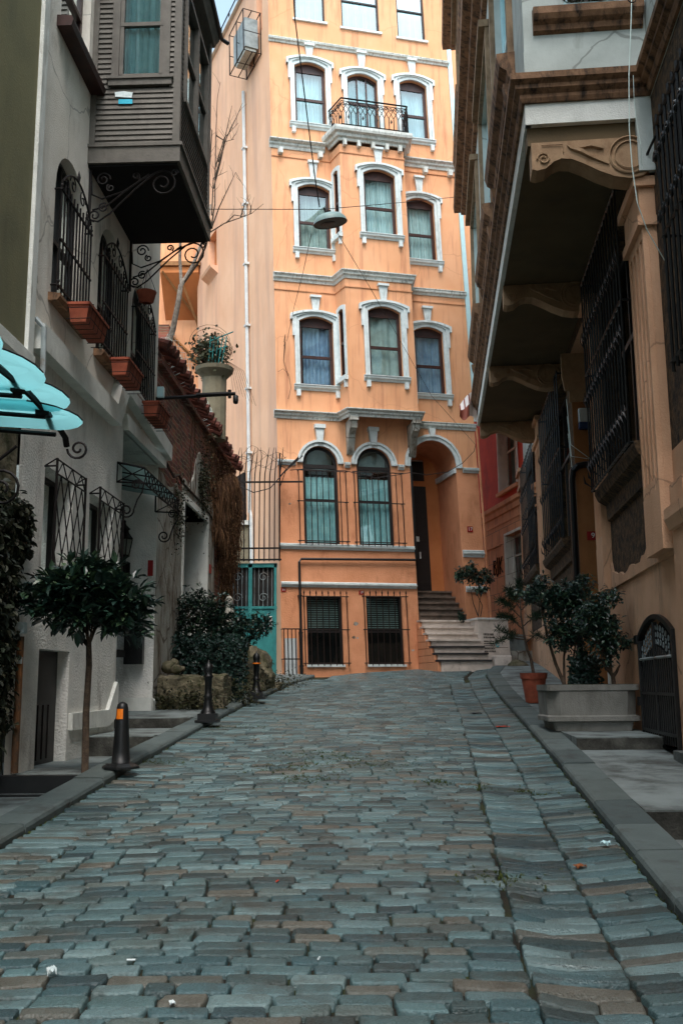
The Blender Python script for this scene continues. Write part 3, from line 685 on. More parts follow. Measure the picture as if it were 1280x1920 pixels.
m.go('peeled_patch', MT['plaster_old'], oh)
def grille(T, u0, u1, z0, z1, n, d=.1, spike=.1, rails=(.0, .42, .97), parent=None, r=.011, name='window_grille', mt='iron_rust', low=.06):
    m = MB(T)
    for i in range(n):
        u = lerp(u0, u1, i / (n - 1)); m.bar((u, d, z0 - low), (u, d, z1 + spike * .4), r, 4)
        if spike: m.tube([(u, d, z1 + spike * .3), (u, d, z1 + spike * .55), (u, d, z1 + spike)], [r * .8, r * 1.9, .001], 4)
    for q in rails:
        z = lerp(z0, z1, q); m.box(u0 - .05, u1 + .05, d - .008, d + .012, z - .012, z + .012)
        for u in (u0, u1): m.bar((u, 0, z), (u, d, z), .01)
    return m.go(name, MT[mt], parent)
grille(F, .56, 1.63, 1.98, 3.6, 8, .12, .16, (0, .5, 1.0), oh); grille(F, 2.07, 3.16, 1.98, 3.62, 8, .12, .16, (0, .5, 1.0), oh)
grille(F, .50, 1.72, 4.97, 6.75, 9, .14, 0, (0, .56, 1.0), oh, low=.1); grille(F, 1.94, 3.20, 4.97, 6.77, 9, .14, 0, (0, .56, 1.0), oh, low=.1)
# balcony slab, dentils and railing
m = MB(F); pth = [(1.64, .02), (1.80, .57), (3.64, .57), (3.76, .02)]
m.sweep(pth, [(0, 15.58), (.04, 15.58), (.06, 15.64), (.12, 15.67), (.14, 15.74), (.22, 15.77), (.24, 15.83), (.24, 15.90), (0, 15.92)])
m.add([(1.60, 0, 15.915), (1.78, .62, 15.915), (3.66, .62, 15.915), (3.80, 0, 15.915)], [(0, 1, 2, 3)])
bs = m.go('balcony', MT['cornice'], oh)
for u in (1.88, 2.28, 2.68, 3.08, 3.46): m = MB(F); m.box(u, u + .09, .553, .68, 15.43, 15.60); m.go('dentil', MT['cornice'], bs)
m = MB(F); rp = [(1.66, .05), (1.84, .72), (3.74, .72), (3.86, .05)]
for a, b in zip(rp, rp[1:]):
    for z, r_ in ((15.98, .018), (16.72, .026), (16.64, .013)): m.bar((a[0], a[1], z), (b[0], b[1], z), r_)
    l = math.hypot(b[0] - a[0], b[1] - a[1]); n = max(2, int(l / .135)); e1 = ((b[0] - a[0]) / l, (b[1] - a[1]) / l, 0)
    for i in range(n + 1):
        u, d = lerp(a[0], b[0], i / n), lerp(a[1], b[1], i / n); m.bar((u, d, 15.94), (u, d, 16.3), .013)
        if i < n:
            u2, d2 = lerp(a[0], b[0], (i + .5) / n), lerp(a[1], b[1], (i + .5) / n)
            m.spiral((u2, d2, 16.57), e1, (0, 0, 1), .055, .016, 0, 1.2 * (1 if i % 2 else -1), .013, 4, 12)
            q = .08; m.tube([(u, d, 16.3), (lerp(u, u2, 1), lerp(d, d2, 1), 16.42), (u, d, 16.52), (u, d, 16.60)], .011, 4); m.tube([(u, d, 16.30), (2 * u - u2, 2 * d - d2, 16.42), (u, d, 16.54)], .011, 4)
            if i % 3 == 1: m.prism([(u2 - .03, 16.2), (u2, 16.14), (u2 + .03, 16.2), (u2, 16.28)], d2 - .01, d2 + .01)
m.go('railing', MT['iron'], bs)
# brackets under the bay
for u in (1.80, 3.46):
    m = MB(F); pr = [(0, 8.06), (.52, 8.06), (.54, 7.96), (.50, 7.82), (.40, 7.78), (.30, 7.70), (.2, 7.5), (.12, 7.32), (.06, 7.24), (0, 7.22)]
    m.prism_u(pr, u, u + .18); m.box(u - .02, u + .2, .44, .6, 8.0, 8.09); m.go('bay_bracket', MT['plaster_old'], oh)
m = MB(F); m.prism([(2.43, 7.55), (2.58, 7.55), (2.62, 7.9), (2.39, 7.9)], 0, .14); m.go('keystone', MT['trim'], oh)
# white corner strip high on the right
m = MB(F); m.box(5.36, 5.48, -.02, .05, 8.3, 21); m.go('corner_strip', MT['pvc'], oh)
m = MB(F); m.quad((5.36, -.1, 8.4), (7.5, -.1, 8.4), (7.5, -.1, 21), (5.36, -.1, 21)); m.go('rear_return_wall', MT['orange'], oh)
m = MB(F); m.bar((5.40, .06, 1.8), (5.40, .06, 8.1), .03, 6); m.go('drainpipe', MT['orange_low'], oh)
m = MB(F); m.tube([(.47, .09, 1.4), (.47, .09, 4.45), (.52, .09, 4.52), (3.46, .09, 4.56), (3.50, .06, 4.62), (3.50, .06, 7.0)], .032, 7)
for z in (1.9, 2.7, 3.6): m.box(.42, .52, 0, .1, z, z + .03)
m.go('gas_pipe', MT['iron_gloss'], oh)
# stair
m = MB(F); md = MB(F); me_ = MB(F); rise = .168
for i in range(12):
    z0 = 1.86 + i * rise; t = i
    if i < 7: d1 = 1.50 - .21 * i; u0, u1 = 3.50, 4.76
    else: d1 = .03 - .24 * (i - 7); u0, u1 = 3.51, 4.75
    top = z0 + rise - .045
    (m if i < 7 else md).box(u0, u1, -1.5, d1, (.8 if i == 0 else z0 - .045), top)
    (m if 2 < i < 7 else me_ if i <= 2 else md).box(u0 - (.06 if i < 7 else -.002), u1 + (.0 if i < 7 else -.002), d1 - .35, d1 + .045, top + .001, top + .044)
st = m.go('stair', MT['marble'], oh); md.go('upper_step', MT['step_dark'], st); me_.go('step_edge', MT['step_edge'], st)
m = MB(F)
for i in range(7): m.box(3.42, 3.497, 0, 1.46 - .21 * i, (.8 if i == 0 else 1.86 + i * rise - .05), 1.86 + (i + 1) * rise - .06)
m.go('stair_cheek', MT['orange_low'], st)
# marble clad planter wall to the right of the stair
m = MB(F); m.box(4.762, 5.55, .02, .78, .9, 3.02); pw = m.go('planter_wall', MT['marble'], oh)
m = MB(F); m.box(4.74, 5.57, .01, .81, 3.022, 3.07); m.go('coping', MT['white_paint'], pw)
m = MB(F)
for z in (2.33, 1.98): m.box(4.80, 5.5, .781, .784, z, z + .012)
m.go('joint', MT['step_dark'], pw)
m = MB(F); rg = random.Random(3)      # small illegible black notice stencilled on the marble
for r_, (z, h) in enumerate(((2.66, .06), (2.585, .05), (2.49, .035), (2.435, .035), (2.38, .035), (2.31, .045), (2.245, .045))):
    u = 4.88
    while u < 5.15:
        wv = rg.uniform(.012, .022); m.box(u, u + wv, .781, .785, z - h * rg.uniform(.3, .5), z + h * rg.uniform(.3, .5)); 
        if rg.random() < .6: m.box(u, u + wv + .012, .781, .785, z - h * .45, z - h * .3)
        u += wv + rg.uniform(.006, .014)
m.go('stencilled_text', MT['black_paint'], pw)
m = MB(F); m.spiral((5.23, .79, 2.40), (1, 0, 0), (0, 0, 1.4), .04, .03, .5, .95, .012, 4, 12); m.go('teal_mark', MT['teal_ink'], pw)
# small numbers
def text(parent, name, s, T, u, d, z, size, m_, depth=.002, sx=1., align='CENTER'):
    cu = bpy.data.curves.new('txt', 'FONT'); cu.body = s; cu.size = size; cu.align_x = align; cu.align_y = 'CENTER'; cu.extrude = depth
    tmp = bpy.data.objects.new('txt', cu); C.objects.link(tmp); dg = bpy.context.evaluated_depsgraph_get(); me = bpy.data.meshes.new_from_object(tmp.evaluated_get(dg))
    k = MB(T); k.add([(u + v.co.x * sx, d + v.co.z, z + v.co.y) for v in me.vertices], [tuple(p.vertices) for p in me.polygons])
    bpy.data.objects.remove(tmp); return k.go(name, m_, parent)
def plate(T, u, z, w, h, s, label, d=.0, flip=1):
    m = MB(T); m.box(u - w / 2, u + w / 2, d + .002, d + .014, z - h / 2, z + h / 2); o = m.go('house_number_plate', MT['red_plate'], label=label, category='number plate')
    text(o, 'number', s, T, u, d + .018, z, h * .85, MT['white_paint'], sx=flip); return o
plate(F, .02 + .06, 3.76, .12, .10, '11', 'small red plate reading 11 at the left corner of the townhouse, next to the gate')
plate(F, 2.04, 3.72, .13, .10, '17', 'small red plate reading 17 between the two basement windows of the orange townhouse', .0)
plate(F, 5.03, 5.40, .15, .15, '17', 'square red number plate on the rough pier right of the arched entrance', .0)
from mathutils import noise as _nz
# ================================================================ LEFT SIDE
LF = Frame((-3, 10), 2)
lh = thing('white_house', (-3.3, 11, .9), 'weathered white rendered house with a clapboard bay and arched barred windows on the left', 'house')
LT = 13.2
w1 = [(-.42, .60, 5.50, 7.28, .51), (1.22, 2.28, 5.47, 7.26, .53), (2.86, 3.92, 5.43, 7.22, .53)]
lo = [(-.34, .60, 2.55, 3.72, 0), (1.22, 2.24, 2.75, 3.74, 0)]
rec = (2.62, 4.72, .9, 4.86, 0, 1.1); bdoor = (-.27, .70, .6, 1.86, 0, .17)
tw = (-.50, .52, 8.62, 10.3, 0)
m = MB(LF); wall_open(m, -1.05, 4.5, 4.98, LT, w1 + [tw], .22); m.quad((4.5, 0, 4.9), (4.5, -6, 4.9), (4.5, -6, LT), (4.5, 0, LT)); m.go('wall', MT['white_wall'], lh)
m = MB(LF); wall_open(m, -1.05, 4.74, .2, 4.98, lo + [bdoor, rec], .3)
m.quad((4.74, 0, .2), (4.74, -3, .2), (4.74, -3, 4.98), (4.74, 0, 4.98)); m.go('wall', MT['white_wall_rough'], lh, label='roughcast lower wall')
m = MB(LF); m.quad((-1, -6, LT), (4.5, -6, LT), (4.5, 0, LT), (-1, 0, LT)); m.go('roof', MT['concrete'], lh)
m = MB(LF); m.box(-1, 4.4, -1.45, -1.4, .3, LT - .1)
for z in (1.9, 4.95, 8.0, 11): m.box(-1, 4.4, -1.4, -.34, z, z + .1)
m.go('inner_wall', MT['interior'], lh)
# recess of the main entrance: door in its back wall, far cheek with plinth
m = MB(LF); m.box(3.3, 4.4, -1.12, -1.06, 1.1, 3.9); m.box(2.7, 3.3, -1.14, -1.10, 1.0, 4.8); m.go('door', MT['dark_frame'], lh)
m = MB(LF); m.prism_u([(-1.05, 1.0), (.035, 1.0), (.035, 1.27), (.0, 1.31), (-1.05, 1.31)], 4.64, 4.70); m.prism_u([(-.0, 1.0), (.035, 1.0), (.035, 1.27), (0, 1.31)], 4.64, 4.78); m.go('plinth', MT['white_trim'], lh)
m = MB(LF); m.prism([(.76, 1.02), (2.2, 1.0), (2.5, 1.08), (2.62, 1.2), (2.62, 1.50), (2.56, 1.54), (2.2, 1.20), (.76, 1.20)], .0, .045); m.go('plinth', MT['white_trim'], lh)
# string course, stepping up over the entrance
m = MB(LF)
m.prism([(-.9, 4.76), (2.02, 4.76), (2.40, 5.30), (5.12, 5.02), (5.12, 5.26), (2.30, 5.55), (2.16, 5.52), (1.86, 5.0), (-.9, 5.02)], -.02, .13)
m.go('string_course', MT['white_trim'], lh)
m = MB(LF); m.prism([(2.6, 4.86), (4.95, 4.86), (4.95, 4.98), (2.5, 5.06)], -.02, .08); m.go('lintel', MT['white_trim'], lh)
# small door to the basement
m = MB(LF); m.box(-.27, .70, -.17, -.13, .6, 1.86)
for k in range(5): m.box(-.2 + k * .16, -.10 + k * .16, -.13, -.115, .75, 1.3)
m.box(-.2, .62, -.13, -.115, 1.38, 1.8); m.go('basement_door', MT['dark_frame'], lh)
# arched upper windows, bars
for i, op in enumerate(w1):
    w = sash(LF, lh, op, -.12, MT['dark_frame'], .05, .62, muls=(.5,), curt=None, glass_m=MT['glass_dark'])
    m = MB(LF); a, b, c, e, r = op
    m.prism_u([(0, c - .07), (.10, c - .07), (.13, c - .03), (.13, c), (0, c + .02)], a - .08, b + .08); m.go('sill', MT['brown_mould'], w)
    m = MB(LF); n = 11; d = .08; top = 6.80
    for k in range(n):
        u = lerp(a - .02, b + .02, k / (n - 1)); m.bar((u, d, c + .06), (u, d, top), .011, 4)
        m.bar((u, d, top), (u, d, top + .0), .01)
    for z in (c + .10, c + .62, top - .12): m.box(a - .05, b + .05, d - .006, d + .014, z, z + .022)
    for z in (c + .12, top - .10):
        for u in (a - .02, b + .02): m.bar((u, 0, z), (u, d, z), .012); m.blob((u, d, z + .04), (.02, .02, .02), 5, 4)
    mid = (a + b) / 2        # scrolled crest over the bars
    crest = [(lerp(a, b, t), d, top + .26 * math.sin(math.pi * t) ** .8) for t in [q / 12 for q in range(13)]]
    m.tube(crest, .012, 5)
    for s in (-1, 1):
        m.spiral((mid + s * .17, d, top + .13), (s, 0, 0), (0, 0, 1), .11, .02, 0, 1.4, .008); m.spiral((mid + s * .38, d, top + .04), (s, 0, 0), (0, 0, 1), .06, .015, 2, 1.2, .008)
    m.tube([(mid, d, top + .26), (mid, d, top + .32), (mid, d, top + .4)], [.012, .022, .002], 5)
    m.go('window_grille', MT['iron'], w)
# ground floor windows with lozenge grilles
for op in lo:
    w = sash(LF, lh, op, -.2, MT['dark_frame'], .05, None, muls=(.5,), glass_m=MT['glass_dark'], curt=(op[2], op[3]), curt_m=MT['curtain_grey'], gap=.42, fold=3)
    m = MB(LF); a, b, c, e, r = op; d = .13
    for u in (a - .02, b + .02): m.bar((u, d, c - .1), (u, d, e + .06), .014); m.bar((u, 0, e - .02), (u, d, e - .02), .01); m.bar((u - (.0), 0, c), (u, d, c), .01); m.bar((u, 0, e - .02), (u, d, e + .06), .008)
    for z in (e + .05, e - .10, c): m.bar((a - .02, d, z), (b + .02, d, z), .011)
    n = 6
    for k in range(n):
        u0, u1 = lerp(a, b, k / n), lerp(a, b, (k + 1) / n); m.bar((u0, d, e + .05 if k % 2 else e - .1), (u1, d, e - .1 if k % 2 else e + .05), .007)
    for k in range(-2, 4):
        for s in (1, -1):
            x0 = lerp(a, b, k / 4 + .125 if s > 0 else 1 - k / 4 - .125); x1 = x0 + s * (b - a) * .5
            pts = []
            for t in (0, 1): 
                pass
            za, zb = c, e - .1; ua, ub = x0, x1
            # clip to the frame
            def cl(u): return (u - ua) / (ub - ua)
            t0 = max(0, min(cl(a), cl(b))); t1 = min(1, max(cl(a), cl(b)))
            if t1 > t0 + .02: m.bar((lerp(ua, ub, t0), d, lerp(za, zb, t0)), (lerp(ua, ub, t1), d, lerp(za, zb, t1)), .007)
    m.go('window_grille', MT['iron'], w)
w = sash(LF, lh, tw, -.1, MT['brown_frame'], .06, .45, curt=(8.7, 10.2), curt_m=MT['curtain'], fold=6)
m = MB(LF); m.prism_u([(0, 8.50), (.16, 8.50), (.18, 8.57), (.16, 8.62), (0, 8.63)], -.62, .66); m.go('sill', MT['brown_frame'], w)
# clapboard bay on iron brackets
BZ, BT = 7.84, 10.62
m = MB(LF)
m.box(.62, 2.76, 0, 1.10, 7.60, 7.80); m.box(.60, 2.78, 0, 1.13, 7.80, 7.84); by = m.go('bay_window', MT['clap'], lh)
m = MB(LF); m.box(.66, 2.72, .0, 1.06, 7.57, 7.60); m.go('bay_floor', MT['clap_dark'], by)  # near-black underside: the shadow under the bay put into its colour
m = MB(LF)
fwo = (.33, .86, 8.73, 10.3)      # window in the near cheek (d0,d1,z0,z1)
def boards(fn, a, b, z0, z1, hole, st=.068):
    z = z0
    while z < z1 - .01:
        zt = min(z + st, z1); segs = [(a, b)]
        if hole and zt > hole[2] - .01 and z < hole[3]: segs = [(a, hole[0]), (hole[1], b)]
        for p, q in segs: fn(p, q, z, zt)
        z = zt
def near(p, q, z, zt): m.prism_u([(0, 0)], 0, 0) if False else m.add([(.66 - .012, p, z), (.66 - .012, q, z), (.66 + .006, q, zt), (.66 + .006, p, zt), (.66, p, z - .0), (.66, q, z - .0), (.68, p, z), (.68, q, z)], [(0, 1, 2, 3), (0, 1, 7, 6)])
def outer(p, q, z, zt): m.add([(p, 1.06 + .012, z), (q, 1.06 + .012, z), (q, 1.06 - .006, zt), (p, 1.06 - .006, zt), (p, 1.04, z), (q, 1.04, z)], [(0, 1, 2, 3), (0, 1, 5, 4)])
boards(near, .06, 1.02, BZ, BT, (fwo[0] - .09, fwo[1] + .09, fwo[2] - .12, fwo[3]))
boards(outer, .72, 2.66, BZ, 8.62, None); boards(outer, .72, 2.66, 10.12, BT, None); boards(outer, .72, .88, 8.62, 10.12, None); boards(outer, 2.5, 2.66, 8.62, 10.12, None)
m.go('clapboard', MT['clap'], by)
for (a, b, c, d) in ((.640, .72, 1.0, 1.085), (.640, .72, 0, .07), (2.64, 2.73, 1.0, 1.085)): m = MB(LF); m.box(a, b, c, d, BZ, BT); m.go('corner_board', MT['clap'], by)
m = MB(LF); m.box(.645, .69, .0, 1.07, BT - .12, BT + .001); m.quad((2.72, 0, BZ), (2.72, 1.06, BZ), (2.72, 1.06, BT), (2.72, 0, BT)); m.go('end_board', MT['clap'], by)
m = MB(LF)    # near cheek window
a, b, c, e = fwo
for q in ((a - .09, a, c - .02, e), (b, b + .09, c - .02, e)): m.box(.63, .70, q[0], q[1], q[2], q[3])
m.box(.62, .70, a - .12, b + .12, c - .12, c - .02); m.box(.60, .70, a - .14, b + .14, c - .04, c - .01)
for q in ((a, a + .045), (b - .045, b)): m.box(.655, .70, q[0], q[1], c, e)
m.box(.655, .70, a, b, c, c + .05); m.box(.65, .70, a, b, 9.42, 9.47)
nw = m.go('bay_front_window', MT['clap'], by)
m = MB(LF); m.quad((.68, a, c), (.68, b, c), (.68, b, e), (.68, a, e)); m.go('glass_pane', MT['glass'], nw)
m = MB(LF); N_ = 30
for i in range(N_):
    P = [(.76 + .02 * math.sin(j / N_ * 30) + .012 * math.sin(j / N_ * 71), lerp(a, b, j / N_)) for j in (i, i + 1)]
    m.quad((P[0][0], P[0][1], c), (P[1][0], P[1][1], c), (P[1][0], P[1][1], e), (P[0][0], P[0][1], e))
m.go('curtain', MT['curtain_teal'], nw, smooth=True)
for (u0, u1) in ((.98, 1.66), (1.74, 2.42)):
    m = MB(LF); T = LF; d = 1.07
    for q in ((u0 - .05, u0), (u1, u1 + .05)): m.box(q[0], q[1], d - .05, d + .03, 8.62, 10.12)
    m.box(u0 - .05, u1 + .05, d - .05, d + .03, 8.57, 8.63); m.box(u0 - .05, u1 + .05, d - .05, d + .03, 10.1, 10.16); m.box(u0, u1, d - .04, d, 9.35, 9.40)
    ow = m.go('bay_side_window', MT['clap'], by); m = MB(LF); m.quad((u0, d - .03, 8.63), (u1, d - .03, 8.63), (u1, d - .03, 10.1), (u0, d - .03, 10.1)); m.go('glass_pane', MT['glass_dark'], ow)
m = MB(LF); m.box(.8, 2.6, .2, .9, 7.9, 7.92); m.box(.95, .97, .05, 1.0, 8.0, 10.5); m.box(.95, 2.6, .5, .52, 8, 10.5); m.go('inner_wall', MT['interior'], by)
m = MB(LF); m.prism_u([(-.02, BT), (1.12, BT), (1.14, BT + .05), (1.18, BT + .10), (1.19, BT + .2), (1.15, BT + .22), (-.02, BT + .5)], .56, 2.78); m.go('bay_roof', MT['clap'], by)
m = MB(LF); m.tube([(.5, 1.21, BT + .2), (2.78, 1.21, BT + .14), (2.86, 1.30, BT + .12)], .03, 6); m.go('gutter', MT['iron_gloss'], by)
def scroll_bracket(u, name='bay_bracket'):
    m = MB(LF); r = .011; z = 7.56
    m.box(u - .015, u + .015, .0, .03, 6.85, 7.58)
    m.tube([(u, .03, 6.93), (u, .12, 6.90), (u, .26, 7.0), (u, .55, 7.30), (u, .78, 7.50), (u, .90, 7.545)], r, 5)
    m.tube([(u, .05, 7.05), (u, .22, 7.10), (u, .46, 7.30), (u, .72, 7.50)], r, 5)
    m.tube([(u, .03, 7.42), (u, .04, 7.25), (u, .16, 7.19), (u, .42, 7.28), (u, .62, 7.42), (u, .85, 7.54)], r, 5)
    e1, e2 = (0, 1, 0), (0, 0, 1)
    m.spiral((u, .88, 7.37), e1, e2, .17, .04, math.pi * .5, -1.6, r); m.spiral((u, .08, 6.98), e1, e2, .075, .02, -math.pi / 2, -1.4, r); m.spiral((u, .18, 7.08), e1, e2, .06, .015, 1, 1.5, r)
    m.spiral((u, .17, 7.44), e1, e2, .09, .02, 0, 1.5, r); m.spiral((u, .56, 7.47), e1, e2, .05, .015, -1, 1.3, r); m.spiral((u, 1.02, 7.50), e1, e2, .045, .015, 0, 1.3, r)
    m.spiral((u, .26, 7.33), e1, e2, .05, .015, 2, 1.3, r)
    return m.go(name, MT['iron'], lh)
scroll_bracket(.72); scroll_bracket(2.66)
m = MB(LF)   # torn stickers on the clapboards
m.add([(.640, .30, 8.47), (.640, .50, 8.45), (.640, .51, 8.52), (.640, .40, 8.54), (.640, .29, 8.53)], [(0, 1, 2, 3, 4)]); m.go('torn_sticker', MT['paper'], by)
m = MB(LF); m.add([(.640, .34, 8.375), (.640, .51, 8.37), (.640, .51, 8.43), (.640, .34, 8.435)], [(0, 1, 2, 3)]); m.go('blue_sticker', MT['cyan_ink'], by)

# flower boxes on the grilles
def flower_box(u, z, label):
    t = thing('flower_box', LF(u + .4, .3, z), label, 'flower box', 'terracotta flower boxes hung on the window bars')
    m = MB(LF); a, b = u + .04, u + .76
    P = [(a + .03, .20, z), (b - .03, .20, z), (b - .03, .36, z), (a + .03, .36, z), (a, .18, z + .2), (b, .18, z + .2), (b, .40, z + .2), (a, .40, z + .2)]
    m.add(P, [(0, 1, 2, 3), (0, 1, 5, 4), (1, 2, 6, 5), (2, 3, 7, 6), (3, 0, 4, 7)]); m.box(a - .012, b + .012, .168, .19, z + .18, z + .21); m.box(a - .012, b + .012, .39, .412, z + .18, z + .21); m.box(a - .012, a + .01, .168, .412, z + .18, z + .21); m.box(b - .01, b + .012, .168, .412, z + .18, z + .21)
    m.go('trough', MT['terracotta'], t)
    m = MB(LF); m.quad((a + .02, .19, z + .16), (b - .02, .19, z + .16), (b - .02, .39, z + .16), (a + .02, .39, z + .16)); m.go('soil', MT['soil'], t)
    m = MB(LF)
    for q in range(6): m.tube([(a + .06 + q * .14, .16, z + .2), (a + .06 + q * .14, .43, z + .2), (a + .06 + q * .14, .39, z - .02), (a + .06 + q * .14, .2, z - .02)], .005, 4)
    for q in (0, .12): m.bar((a, .425, z + .02 + q), (b, .425, z + .02 + q), .005); m.tube([(a - .02, .17, z + .02 + q), (a - .02, .425, z + .02 + q)], .005, 4)
    m.go('wire_basket', MT['iron'], t)
flower_box(-.42, 5.24, 'terracotta flower box under the nearest arched window, the one closest to the bay')
flower_box(1.22, 5.20, 'middle terracotta flower box on the second arched window')
flower_box(2.86, 5.14, 'farthest terracotta flower box, beside the brick wall')
bp = LF(2.78, .22, 6.72); m = MB(); m.lathe(tuple(bp), [(.06, 0), (.10, .02), (.13, .14), (.14, .16), (.12, .17)], 14)
t = thing('hanging_pot', tuple(bp), 'small round terracotta pot hung on the bars of the third arched window', 'flower pot'); m.go('pot', MT['terracotta'], t, smooth=True)
m = MB(); 
for a in (0, 2.1, 4.2): m.tube([(bp.x + .13 * math.cos(a), bp.y + .13 * math.sin(a), bp.z + .16), (bp.x, bp.y, bp.z + .5)], .004, 3)
m.go('hanger', MT['iron'], t)

# wall lantern, letter box, plate in the entrance recess
def CH(u, d, z): return LF(4.64 - d, -u, z)          # frame on the far cheek: u runs into the recess, d towards the camera
lx = .42
t = thing('wall_lantern', CH(lx, 0, 3.2), 'black wall lantern with a crown top in the entrance recess of the white house', 'lantern')
m = MB(CH); m.box(lx - .05, lx + .05, 0, .02, 3.02, 3.32); m.tube([(lx, .0, 3.1), (lx, .10, 3.12), (lx, .2, 3.26), (lx, .2, 3.38)], [.03, .025, .03, .035], 6); m.go('bracket', MT['iron'], t)
c = CH(lx, .2, 3.38)
m = MB(); m.lathe(tuple(c), [(.03, 0), (.07, .01), (.075, .04)], 6); m.lathe((c.x, c.y, c.z + .27), [(.125, 0), (.13, .02), (.07, .10), (.06, .14), (.09, .16), (.03, .22), (.015, .25), (.02, .28), (.0, .31)], 6)
for k in range(6):
    a = k * math.pi / 3; m.tube([(c.x + .075 * math.cos(a), c.y + .075 * math.sin(a), c.z + .03), (c.x + .12 * math.cos(a), c.y + .12 * math.sin(a), c.z + .27)], .008, 4)
m.go('lantern_cage', MT['iron'], t)
m = MB(); m.lathe((c.x, c.y, c.z + .04), [(.07, 0), (.112, .23)], 6); m.go('lantern_glass', MT['lamp_glass'], t)
m = MB(CH); m.box(.12, .40, 0, .12, 1.80, 2.42); m.box(.11, .41, 0, .14, 2.40, 2.45); m.box(.17, .24, .12, .125, 1.98, 2.0); m.box(.28, .35, .12, .125, 1.99, 2.01)
m.go('letter_box', MT['black_plastic'], label='black wall letter box low on the pier of the white house', category='letter box')
m = MB(CH); m.box(.02, .10, 0, .012, 3.12, 3.36); m.go('number_plate', MT['red_plate'], label='narrow dark red plate at the edge of the white entrance pier', category='number plate')
# iron and glass entrance canopy
cn = thing('entrance_canopy', LF(3.4, .3, 3.9), 'small wrought iron canopy with grey glass over the white house entrance', 'canopy')
m = MB(LF); u0, u1, zo, zi, do = 2.36, 4.60, 4.08, 4.30, .36
m.quad((u0, -.9, zi + .22), (u1, -.9, zi + .22), (u1, do, zo + .2), (u0, do, zo + .2)); m.go('glass_pane', MT['canopy_glass_grey'], cn)
m = MB(LF)
for z in (zo, zo + .2): m.bar((u0, do, z), (u1, do, z), .014)
n = 12
for k in range(n):
    a, b = lerp(u0, u1, k / n), lerp(u0, u1, (k + 1) / n); m.bar((a, do, zo if k % 2 else zo + .2), (b, do, zo + .2 if k % 2 else zo), .008); m.bar((a, do, zo + .2 if k % 2 else zo), (b, do, zo if k % 2 else zo + .2), .008)
for u in (u0, u1):
    m.bar((u, 0, zi + .06), (u, do, zo + .2), .014); m.bar((u, 0, zo + .02), (u, do, zo), .012); m.bar((u, 0, zi + .06), (u, 0, zo + .02), .014); m.bar((u, 0, zi + .06), (u, do, zo), .008); m.bar((u, 0, zo + .02), (u, do, zo + .2), .008)
    m.tube([(u, do, zo), (u, do - .02, zo - .12), (u, do - .08, zo - .22), (u, do - .12, zo - .34)], .011, 5)
    m.spiral((u, do - .22, zo - .36), (0, 1, 0), (0, 0, 1), .10, .02, .2, -1.6, .012); m.spiral((u, do - .10, zo - .02), (0, 1, 0), (0, 0, 1), .07, .02, 0, 1.6, .010)
for k in (1, 2, 3): m.bar((lerp(u0, u1, k / 4), -.9, zi + .2), (lerp(u0, u1, k / 4), do, zo + .19), .010)
m.go('canopy_frame', MT['iron'], cn)

# ---------------------------------------------------------------- olive house at the far left
gh = thing('olive_house', LF(-3.5, 0, .5), 'olive green house with a pale corner strip cut by the left edge', 'house')
m = MB(LF); wall_open(m, -19, -1.13, 4.66, 12.6, [(-6.6, -5.4, 6.2, 8.4, 0), (-10, -8.8, 6.2, 8.4, 0), (-14, -12.8, 6.2, 8.4, 0)], .2, .03); m.quad((-19, .03, 12.6), (-1.1, .03, 12.6), (-1.1, -6, 12.6), (-19, -6, 12.6)); m.quad((-19, -.4, 4.7), (-3, -.4, 4.7), (-3, -.4, 12.4), (-19, -.4, 12.4)); m.go('wall', MT['olive'], gh)
m = MB(LF); m.quad((-19, -.02, -1), (-1.06, -.02, -1), (-1.06, -.02, 4.6), (-19, -.02, 4.6)); m.go('lower_wall', MT['rock'], gh)
m = MB(LF); m.box(-1.16, -1.02, 0, .07, 4.58, 12.6); m.go('corner_strip', MT['white_trim'], gh)
m = MB(LF); m.prism_u([(0, 4.36), (.04, 4.36), (.10, 4.5), (.10, 4.62), (.06, 4.66), (.0, 4.70)], -19, -1.04); m.go('string_course', MT['white_trim'], gh)
m = MB(LF); m.tube([(-1.02, .12, 4.2), (-.98, .16, 4.5), (-.96, .14, 4.95), (-.95, .05, 5.05)], .028, 6); m.tube([(-1.1, .08, 3.9), (-1.04, .12, 4.2)], .028, 6); m.go('drainpipe', MT['metal_grey'], gh)
